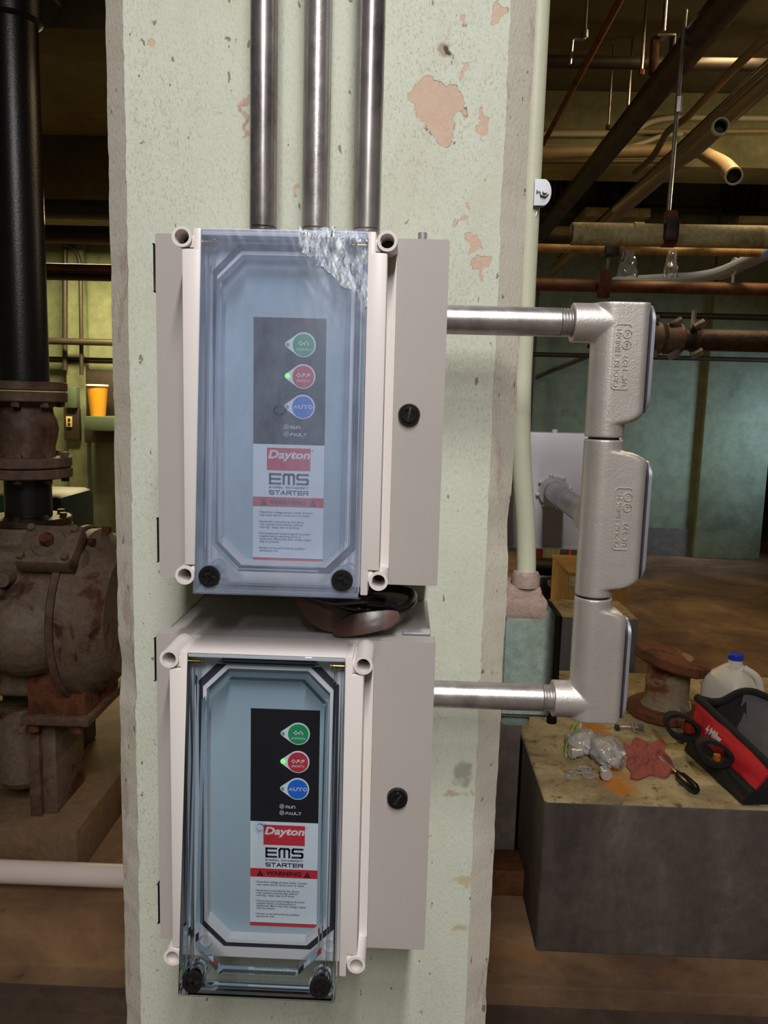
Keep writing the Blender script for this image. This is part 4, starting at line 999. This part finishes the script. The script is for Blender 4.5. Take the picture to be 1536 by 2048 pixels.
# rack of upright dark pipes on the far wall
rk = thing('pipe_rack', 'rack of dark upright pipes on the far wall under the beam', 'pipe rack', at(1400, 420, Y=6.9))
for px in (1092, 1104, 1118, 1131, 1205, 1216, 1250, 1262, 1278, 1290, 1448, 1460, 1474, 1488, 1505, 1520):
    a = at(px, 342, Y=6.9); b = at(px-3, 425, Y=6.9); MB().tube([(a.x, 6.9, a.z+.15), (a.x, 6.9, b.z)], .019, 10).build('upright_pipe', DKMET, rk)
a = at(1075, 408, Y=6.95); MB().box((at(1075, 410, Y=6.95).x, 6.93, a.z-.03), (at(1560, 410, Y=6.95).x, 6.99, a.z+.01), .004).build('rail', DKMET, rk)
# yellowish box and ledge on the wall
for (x0, y0, x1, y1, Y, lab) in ((1170, 416, 1303, 432, 6.5, 'pale duct panel above the beige pipe, short'), (1478, 432, 1560, 445, 6.5, 'pale duct panel above the beige pipe, at the dark doorway side')):
    solo(wbox(x0, y0, x1, y1, Y, .755, .01), 'duct_panel', BEIGE, lab, 'duct')
# clear plastic sheet hanging below the yellowed pipe
for k, (px, py, w) in enumerate(((1258, 512, 22), (1345, 505, 16))):
    a = at(px, 500, Y=3.575)
    def f(u, v, a=a, w=w, k=k): return Vector((a.x+(u-.5)*w*3.6/FPX*(1+.9*v), 3.575+.02*noise.noise(Vector((u*5, v*4, k))), a.z-v*.115))
    solo(MB().grid(f, 16, 14), 'plastic_wrap', BAGGY, 'clear plastic wrap hanging from the thin yellowed pipe, ' + ('wide piece' if k == 0 else 'narrow piece'), 'plastic wrap', ang=25)

# ------------------------------------------------------------------ right: concrete block and what lies on it
BT = .40
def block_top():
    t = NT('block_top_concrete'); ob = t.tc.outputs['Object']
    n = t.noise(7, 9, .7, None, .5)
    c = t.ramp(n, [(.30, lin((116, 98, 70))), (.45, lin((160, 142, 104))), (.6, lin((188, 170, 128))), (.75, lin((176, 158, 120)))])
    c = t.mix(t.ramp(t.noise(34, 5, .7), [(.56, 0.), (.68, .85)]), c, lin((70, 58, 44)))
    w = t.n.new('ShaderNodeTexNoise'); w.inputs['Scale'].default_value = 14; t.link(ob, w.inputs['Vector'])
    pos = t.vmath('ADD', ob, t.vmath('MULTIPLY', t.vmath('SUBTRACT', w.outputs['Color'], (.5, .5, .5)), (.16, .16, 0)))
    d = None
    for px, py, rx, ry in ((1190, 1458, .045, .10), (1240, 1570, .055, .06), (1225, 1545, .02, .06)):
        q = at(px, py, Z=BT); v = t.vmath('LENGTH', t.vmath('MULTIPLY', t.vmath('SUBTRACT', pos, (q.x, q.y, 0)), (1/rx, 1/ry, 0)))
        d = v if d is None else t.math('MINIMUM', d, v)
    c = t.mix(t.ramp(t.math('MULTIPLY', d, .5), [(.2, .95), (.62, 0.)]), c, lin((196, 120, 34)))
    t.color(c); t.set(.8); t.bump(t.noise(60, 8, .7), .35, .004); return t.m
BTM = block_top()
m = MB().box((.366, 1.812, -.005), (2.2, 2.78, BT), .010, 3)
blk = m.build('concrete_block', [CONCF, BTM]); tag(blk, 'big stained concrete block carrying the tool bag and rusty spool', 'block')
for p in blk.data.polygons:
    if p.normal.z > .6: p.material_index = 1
solo(MB().box((.20, 2.16, 0), (.360, 2.75, .58), .01), 'dark_pedestal', CONCF, 'narrow dark concrete pedestal between the pillar and the block', 'pedestal')
solo(MB().box((.12, 2.03, 0), (.375, 2.14, .075), .004), 'timber_offcut', BROWNP, 'brown timber offcut lying at the foot of the dark pedestal', 'timber')
q0, q1 = at(1120, 1238, Y=3.0), at(1278, 1238, Y=3.0)
PBT = plain('plinth_grey', (96, 92, 88), .85, 0, .15, 5)
far = MB().box((q0.x, 3.0, 0), (q1.x, 3.28, q1.z), .008).build('machine_plinth', [PBT, BTM]); tag(rebase(far), 'grey machine plinth with yellow light coloured into its top behind the rusty spool', 'plinth')  # yellowish top material puts the light falling on the top into its colour
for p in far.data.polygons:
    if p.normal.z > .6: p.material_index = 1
a, b = at(1138, 1147, Y=3.5), at(1257, 1147, Y=3.5)
cb = thing('cardboard_box', 'tall cardboard box standing behind the grey machine plinth', 'box', ((a.x+b.x)/2, 3.7, 0))
MB().box((a.x, 3.5, 0), (b.x, 3.9, b.z-.01), .006).build('carton', CARD, cb); MB().box((a.x+.002, 3.497, b.z-.07), (b.x-.002, 3.503, b.z-.02), .001).build('tape', BEIGE, cb)
MB().box((a.x-.004, 3.494, b.z-.012), (b.x+.004, 3.906, b.z), .003).build('flap', CARD, cb)
# dark machine on the floor further back
mc = thing('bench_machine', 'dark cluttered machine with a pale panel on the floor behind the junction box', 'machine', (.95, 4.6, 0))
a, b = at(1065, 1135, Y=4.5), at(1165, 1135, Y=4.5)
MB().box((a.x, 4.5, 0), (b.x, 5.0, at(1100, 1150, Y=4.5).z), .02).build('machine_body', BLACKP, mc)
MB().box((a.x, 4.45, at(1100, 1136, Y=4.45).z), (b.x+.05, 5.0, at(1100, 1126, Y=4.45).z), .006).build('table', DKMET, mc)
MB().box((at(1084, 1120, Y=4.6).x, 4.6, at(1084, 1124, Y=4.6).z), (at(1120, 1120, Y=4.6).x, 4.8, at(1084, 1085, Y=4.6).z), .01).build('pale_panel', BEIGE, mc)
q = at(1139, 1108, Y=4.6); MB().lathe((q.x, 4.6, q.z-.06), (0, 0, 1), [(.025, 0), (.03, .03), (.012, .06), (.012, .12)], 16).build('red_knob', PRED, mc)
q = at(1078, 1120, Y=4.55); MB().box((q.x-.05, 4.55, q.z-.06), (q.x+.02, 4.8, q.z+.12), .01).build('red_side', plain('dark_red', (120, 30, 28), .6), mc)
for px, py, r in ((1118, 1160, .03), (1128, 1172, .025), (1100, 1165, .02)):
    q = at(px, py, Y=4.5); MB().cyl(q, q+Vector((0, -.03, 0)), r, n=20).build('dial', GALVD, mc)

# rusty flanged pipe spool
q = at(1330, 1428, Z=BT); SX, SY = q.x, q.y
so = thing('pipe_spool', 'short rusty flanged pipe spool standing on end on the concrete block', 'pipe spool', (SX, SY, BT))
k = SY*1.06/FPX; hs_ = at(1330, 1310, Y=SY).z-BT
MB().lathe((SX, SY, BT+.001), (0, 0, 1), [(74*k-.006, 0), (74*k, .006), (74*k, .026), (74*k-.008, .032)], 14).build('base_flange', RUST, so)
SPM = layered('flaking_spool_paint', [(96, 50, 24), (128, 72, 38), (150, 132, 104), (158, 142, 114)], 11, .8, 0, .6, stops=[.34, .46, .52, .7])
MB().lathe((SX, SY, BT+.028), (0, 0, 1), [(50*k, 0), (43*k, .02), (41*k, .05), (41*k, hs_-.06), (44*k, hs_-.03)], 40).build('barrel', SPM, so)
t = MB().lathe((0, 0, 0), (0, 0, 1), [(68*k, 0), (72*k, .006), (72*k, .030), (66*k, .036)], 12)
t.xf(Matrix.Translation((SX+.004, SY, BT+hs_-.030)) @ Matrix.Rotation(math.radians(13), 4, 'Y') @ Matrix.Rotation(.2, 4, 'Z')); t.build('top_flange', RUST, so)
c = at(1368, 1366, Y=SY-.03); MB().cyl(c-Vector((.02, 0, 0)), c+Vector((.006, -.004, 0)), .010, n=14).build('weld_stub', RUST, so)

# gallon jug behind the bag
q = at(1472, 1309, Y=2.285); JX, JY, JK = q.x, q.y, (q.z-BT)/.2565
jg = thing('water_jug', 'translucent white plastic jug with a blue cap behind the tool bag', 'jug', (JX, JY, BT))
def jsec(h, r, sq, n=40):
    out = []
    for i in range(n):
        a = 2*math.pi*i/n; c, s = math.cos(a), math.sin(a); e = 2/sq
        out.append(Vector((JX+r*math.copysign(abs(c)**e, c), JY+r*math.copysign(abs(s)**e, s), BT+h*JK)))
    return out
J = [(0.001, .064, 4), (.006, .071, 5), (.13, .072, 5), (.150, .071, 5), (.172, .066, 4), (.195, .054, 3), (.215, .034, 2.2), (.225, .021, 2), (.240, .0195, 2)]
V = [p for h, r, sq in J for p in jsec(h, r, sq)]; n = 40
m = MB(); m.add(V, [(k_*n+i, k_*n+(i+1) % n, (k_+1)*n+(i+1) % n, (k_+1)*n+i) for k_ in range(len(J)-1) for i in range(n)]+[tuple(range(n-1, -1, -1)), tuple(range((len(J)-1)*n, len(J)*n))])
m.xf(Matrix.Translation((JX, JY, 0)) @ Matrix.Rotation(.5, 4, 'Z') @ Matrix.Translation((-JX, -JY, 0))); m.build('jug_body', JUGM, jg, ang=50)
MB().tube(bend([(JX+.012, JY-.03, BT+.222*JK), (JX+.05, JY-.05, BT+.20*JK), (JX+.062, JY-.056, BT+.12*JK), (JX+.05, JY-.05, BT+.09*JK)], .03), .011, 12).build('handle', JUGM, jg)
MB().lathe((JX, JY, BT+.240*JK), (0, 0, 1), [(.0195, 0), (.0215, .001), (.0215, .014), (.0195, .0165)], 32).build('cap', BLUEC, jg)

# tool bag
A, B = at(1372, 1505, Z=BT), at(1487, 1611, Z=BT); ab = (B-A); d = ab.normalized(); wv = Vector((-d.y, d.x, 0)); wv = wv if wv.x > 0 else -wv; W = wv*.20
A2, B2 = at(1398, 1398, Y=A.y+.012), at(1548, 1540, Y=B.y+.02)
tbg = thing('tool_bag', 'open black and red canvas tool bag on the concrete block', 'tool bag', ((A+B)/2+W/2), None)
tbg.location.z = BT
def sheet3(P, Q, R, S, th, nm, mat, par, sag=0., n=14):
    """cloth panel P-Q bottom, S-R top, with a soft bulge and a real thickness"""
    nn = (Q-P).cross(S-P).normalized()
    def f(off): return lambda u, v: (P*(1-u)+Q*u)*(1-v)+(S*(1-u)+R*u)*v+nn*(sag*math.sin(math.pi*u)*math.sin(math.pi*v)+off+.004*noise.noise(Vector((u*4, v*4, len(nm)))))
    m = MB(); m.grid(f(0), n, n); k0 = len(m.bm.verts); m.grid(f(-th), n, n); m.bm.verts.ensure_lookup_table()
    e = [i for i in range(n+1)]+[j*(n+1)+n for j in range(1, n+1)]+[n*(n+1)+i for i in range(n-1, -1, -1)]+[j*(n+1) for j in range(n-1, 0, -1)]
    vs = m.bm.verts[:]
    for i in range(len(e)): m.bm.faces.new((vs[e[i]], vs[e[(i+1) % len(e)]], vs[k0+e[(i+1) % len(e)]], vs[k0+e[i]]))
    return m.build(nm, mat, par, ang=45)
mid = lambda p, q, t: p*(1-t)+q*t
up = Vector((0, 0, .001)); A0, B0 = A+up, B+up; C0, D0 = B0+W, A0+W
C2, D2 = B2+W*1.05, A2+W*1.05+Vector((0, 0, .01))
am, bm_ = mid(A0, A2, .42), mid(B0, B2, .42)
out = -wv
sheet3(B0, A0, am, bm_, .006, 'lower_side', BLACKC, tbg, -.012); red = sheet3(bm_, am, A2, B2, .006, 'red_side_panel', REDC, tbg, -.012)
sheet3(B0, C0, C2, B2, .006, 'front_end', BLACKC, tbg, .012); sheet3(D0, A0, A2, D2, .006, 'rear_end', BLACKC, tbg, .01); sheet3(C0, D0, D2, C2, .006, 'far_side', BLACKC, tbg, .01)
MB().box((0, 0, 0), (1, 1, 1)).bm.free()
m = MB(); m.add([A0, B0, C0, D0, A0+Vector((0, 0, .012)), B0+Vector((0, 0, .012)), C0+Vector((0, 0, .012)), D0+Vector((0, 0, .012))], [(3, 2, 1, 0), (4, 5, 6, 7), (0, 1, 5, 4), (1, 2, 6, 5), (2, 3, 7, 6), (3, 0, 4, 7)]); m.build('bag_base', BLACKC, tbg)
MB().tube([mid(A2, B2, -.03), mid(A2, B2, .3), mid(A2, B2, .7), mid(A2, B2, 1.02)], .011, 12).build('rim_bar', BLACKC, tbg)
G1, G2, G3, G4 = at(1398, 1398, Y=A.y+.012), at(1438, 1408, Y=A.y+.010), at(1492, 1376, Y=A.y+.012), at(1570, 1412, Y=A.y-.01)
MB().tube(bend([G1, G2, G3, G4], .04), .011, 12).build('gate_frame', BLACKC, tbg)
sheet3(mid(A2, B2, .30)+W*.18-Vector((0, 0, .07)), mid(A2, B2, .95)+W*.2-Vector((0, 0, .03)), G4, G3, .005, 'inner_flap', GREYC, tbg, .0)
sheet3(mid(A2, B2, .08)+W*.15-Vector((0, 0, .05)), mid(A2, B2, .50)+W*.22-Vector((0, 0, .07)), G3+Vector((0, 0, -.008)), G2, .005, 'inner_pocket', BLACKC, tbg, .0)
# strap loops on the outside
def loop(c, rx, rz, nm, mat, w=.016, tilt=0.):
    """webbing handle bowed out from the bag side"""
    P = [c+Vector((rx*math.cos(a), -.006*math.sin(2*a), rz*math.sin(a)+tilt*math.cos(a)*rx)) for a in [2*math.pi*i/32 for i in range(32)]]
    V = []; Fc = []
    for i, p in enumerate(P):
        q = (P[(i+1) % 32]-P[i-1]).normalized(); s_ = q.cross(Vector((0, 1, 0))).normalized()
        V += [p+Vector((0, w, 0))+s_*.009, p+Vector((0, -w, 0))+s_*.006, p+Vector((0, -w, 0))-s_*.004, p+Vector((0, w, 0))-s_*.001]
    for i in range(32):
        j = (i+1) % 32
        for e in range(4): Fc.append((i*4+e, i*4+(e+1) % 4, j*4+(e+1) % 4, j*4+e))
    m = MB(); m.add(V, Fc); return m.build(nm, mat, tbg)
loop(at(1363, 1453, Y=A.y-.03), .046, .034, 'strap_loop', BLACKC, tilt=-.25); loop(at(1428, 1505, Y=(A.y+B.y)/2-.04), .042, .030, 'strap_loop', BLACKC, tilt=-.3)
q = at(1378, 1450, Y=A.y-.02); MB().lathe(q-Vector((0, 0, .022)), (0, 0, 1), [(.014, 0), (.018, .006), (.018, .034), (.014, .04)], 24).build('amber_tool', plain('amber_plastic', (120, 40, 26), .2), tbg)
q = at(1434, 1512, Y=(A.y+B.y)/2-.03); MB().lathe(q-Vector((0, 0, .02)), (0, 0, 1), [(.009, 0), (.010, .012), (.009, .024)], 18).build('orange_handle', plain('orange_plastic', (176, 92, 30), .4), tbg)
nrm = d.cross((A2-am).normalized()); nrm = nrm if nrm.dot(out) > 0 else -nrm
upv = (A2-am).normalized(); upv = (upv-d*upv.dot(d)).normalized()
nn2 = d.cross(upv)
o_ = mid(mid(am, A2, .44), mid(bm_, B2, .44), .30)+out*.016
put('logo_lettering', text_mesh('Milw', .030, o_, d, upv, .0006, 'LEFT', 1.0, .25, .0006), PWHT, red)
m = MB(); m.prism([(-.018, .004), (-.004, .024), (-.006, .012), (.002, .014), (-.012, -.006), (-.009, .006)], o_, d, upv, nn2, .0008); m.build('logo_bolt', PWHT, red)
c = at(1377, 1412, Y=A.y-.005); MB().tube([c+d*(.012*math.cos(i*.5))+Vector((0, 0, .012*math.sin(i*.5))) for i in range(13)], .0022, 8).build('hanging_ring', GALVD, tbg)

# shop rag
RC4 = [at(1230, 1488, Z=BT), at(1330, 1480, Z=BT), at(1356, 1566, Z=BT), at(1262, 1558, Z=BT)]
def rag(off):
    def f(u, v):
        p = (RC4[0]*(1-u)+RC4[1]*u)*(1-v)+(RC4[3]*(1-u)+RC4[2]*u)*v
        w = .92+.42*noise.noise(Vector((u*3.3, v*3.3, 4))); c = (RC4[0]+RC4[1]+RC4[2]+RC4[3])/4; p = c+(p-c)*w
        e = min(1, 6*min(u, v, 1-u, 1-v))
        z = .004+e*(.003+.024*abs(noise.noise(Vector((u*4.5+v*3, v*4.5-u, 1))))+.020*max(0, noise.noise(Vector((u*9, v*3-u*6, 7))))+.014*ss((v-.6)/.3)*ss((u-.25)/.3))
        return Vector((p.x, p.y, BT+z+off))
    return f
m = MB(); m.grid(rag(0), 40, 40); m.grid(rag(-.003), 40, 40); solo(m, 'shop_rag', RAGM, 'crumpled red shop rag on the concrete block', 'rag', ang=180)
# screwdriver
h0, h1, t0 = at(1356, 1548, Z=BT+.012), at(1394, 1582, Z=BT+.014), at(1318, 1514, Z=BT+.022)
sd = thing('screwdriver', 'screwdriver with a thick black handle lying beside the red rag', 'screwdriver', (h0.x, h0.y, BT))
dd = (h1-h0); L = dd.length; MB().lathe(h0, dd.normalized(), [(.006, 0), (.0085, .006), (.0135, .02), (.0145, L*.55), (.0140, L*.85), (.009, L*.98), (.004, L)], 24).build('handle', BLACKP, sd)
MB().cyl(t0, h0, .003, n=12).build('shaft', STEEL, sd); MB().lathe(h0-dd.normalized()*.012, dd.normalized(), [(.004, 0), (.008, .003), (.008, .012)], 18).build('ferrule', BRASS, sd)
# bag of fittings and loose locknuts
bg = thing('plastic_bag', 'clear plastic bag of metal fittings on the block next to the rag', 'plastic bag', at(1190, 1530, Z=BT))
def blob(px, py, rx, ry, rz, seed):
    c = at(px, py, Z=BT); t = bmesh.new(); bmesh.ops.create_icosphere(t, subdivisions=4, radius=1)
    for v in t.verts:
        n_ = v.co.normalized(); k = 1+.22*noise.noise(n_*2.2+Vector((seed, 0, 0)))+.10*abs(noise.noise(n_*6+Vector((seed, 3, 0))))
        v.co = Vector((c.x+n_.x*rx*k, c.y+n_.y*ry*k, max(BT+.001, BT+rz*.8+n_.z*rz*k)))
    m = MB(); m.merge(t); m.build('bag_film', BAGGY, bg, ang=22)
blob(1168, 1500, .048, .055, .030, 1); blob(1212, 1520, .046, .075, .034, 5)
FITM = plain('pale_fitting', (214, 212, 212), .35, .5)
for px, py, a in ((1152, 1506, .3), (1175, 1496, 1.0), (1205, 1505, 2.0), (1220, 1525, .6), (1210, 1545, 1.6)):
    c = at(px, py, Z=BT+.017); u = Vector((math.cos(a), math.sin(a), 0)); MB().lathe(c-u*.018, u, [(.013, 0), (.015, .002), (.015, .012), (.011, .014), (.011, .034), (.009, .036)], 20).build('fitting', FITM, bg)
LNL = ['large loose steel ring locknut touching the edge of the clear bag of fittings', 'large loose steel ring locknut at the end of the row of rings', 'small loose steel ring locknut on the concrete block beside the larger rings']
for i, (px, py) in enumerate(((1170, 1538), (1178, 1550), (1157, 1545), (1144, 1546), (1138, 1552))):
    c = at(px, py, Z=BT+.0035); c.z = BT+.001+.004*(i == 2); r = .017 if i < 2 else .012
    solo(MB().cyl(c, c+Vector((0, 0, .004)), r, n=28, hole=r*.70), 'loose_locknut', STEEL, LNL[min(i, 2)], 'locknut', 'loose locknuts on the block')
P = [at(1130, 1512, Z=BT+.004), at(1134, 1480, Z=BT+.03), at(1150, 1448, Z=BT+.045), at(1163, 1436, Z=BT+.05)]
zp = thing('green_zip_bag', 'empty clear bag with a bright green seal strip beside the bag of fittings', 'plastic bag', P[0])
zp.location.z = BT
GZ = plain('lime_plastic', (140, 200, 70), .4)
P2 = [at(1163, 1436, Z=BT+.05), at(1146, 1475, Z=BT+.035), at(1158, 1500, Z=BT+.02)]
MB().tube(bend(P, .03), .0022, 8).build('seal_strip', GZ, zp); MB().tube(bend(P2, .03), .0018, 8).build('seal_strip', GZ, zp)
def zf_(u, v): 
    p = mid(mid(P[0], P[3], v), mid(at(1165, 1510, Z=BT+.003), P2[0], v), u); return p+Vector((0, .012*noise.noise(Vector((u*5, v*5, 2))), .012*math.sin(math.pi*u)*v+.006*noise.noise(Vector((u*7, v*6, 9)))))
MB().grid(zf_, 16, 20).build('bag_sheet', BAGGY, zp, ang=25)
q = at(1136, 1470, Z=BT+.028); MB().sphere(q, .006, (1, 1, .6)).build('orange_tab', plain('orange_tab', (226, 96, 40), .4), zp)
# bolt with a washer lying behind the rag
a, b = at(1232, 1455, Z=BT+.008), at(1286, 1455, Z=BT+.010)
bo = thing('toggle_bolt', 'grey bolt with a large washer lying in front of the rusty spool', 'bolt', (a.x, a.y, BT))
u = (b-a).normalized(); MB().cyl(a, b, .0050, n=14).build('shank', GALVD, bo); MB().hexa(b-u*.016, b, .0095).build('bolt_head', GALVD, bo)
w_ = mid(a, b, .66); MB().cyl(w_, w_+(u+Vector((0, -.5, .35))).normalized()*.003, .0155, n=24, hole=.006).build('washer', STEEL, bo); MB().hexa(a-u*.002, a+u*.009, .010).build('nut', DKMET, bo)
q = at(1362, 1484, Z=BT); solo(MB().lathe((q.x, q.y, BT+.001), (0, 0, 1), [(.009, 0), (.011, .004), (.007, .012)], 16), 'steel_bushing', STEEL, 'small bright steel bushing beside the tool bag', 'bushing')
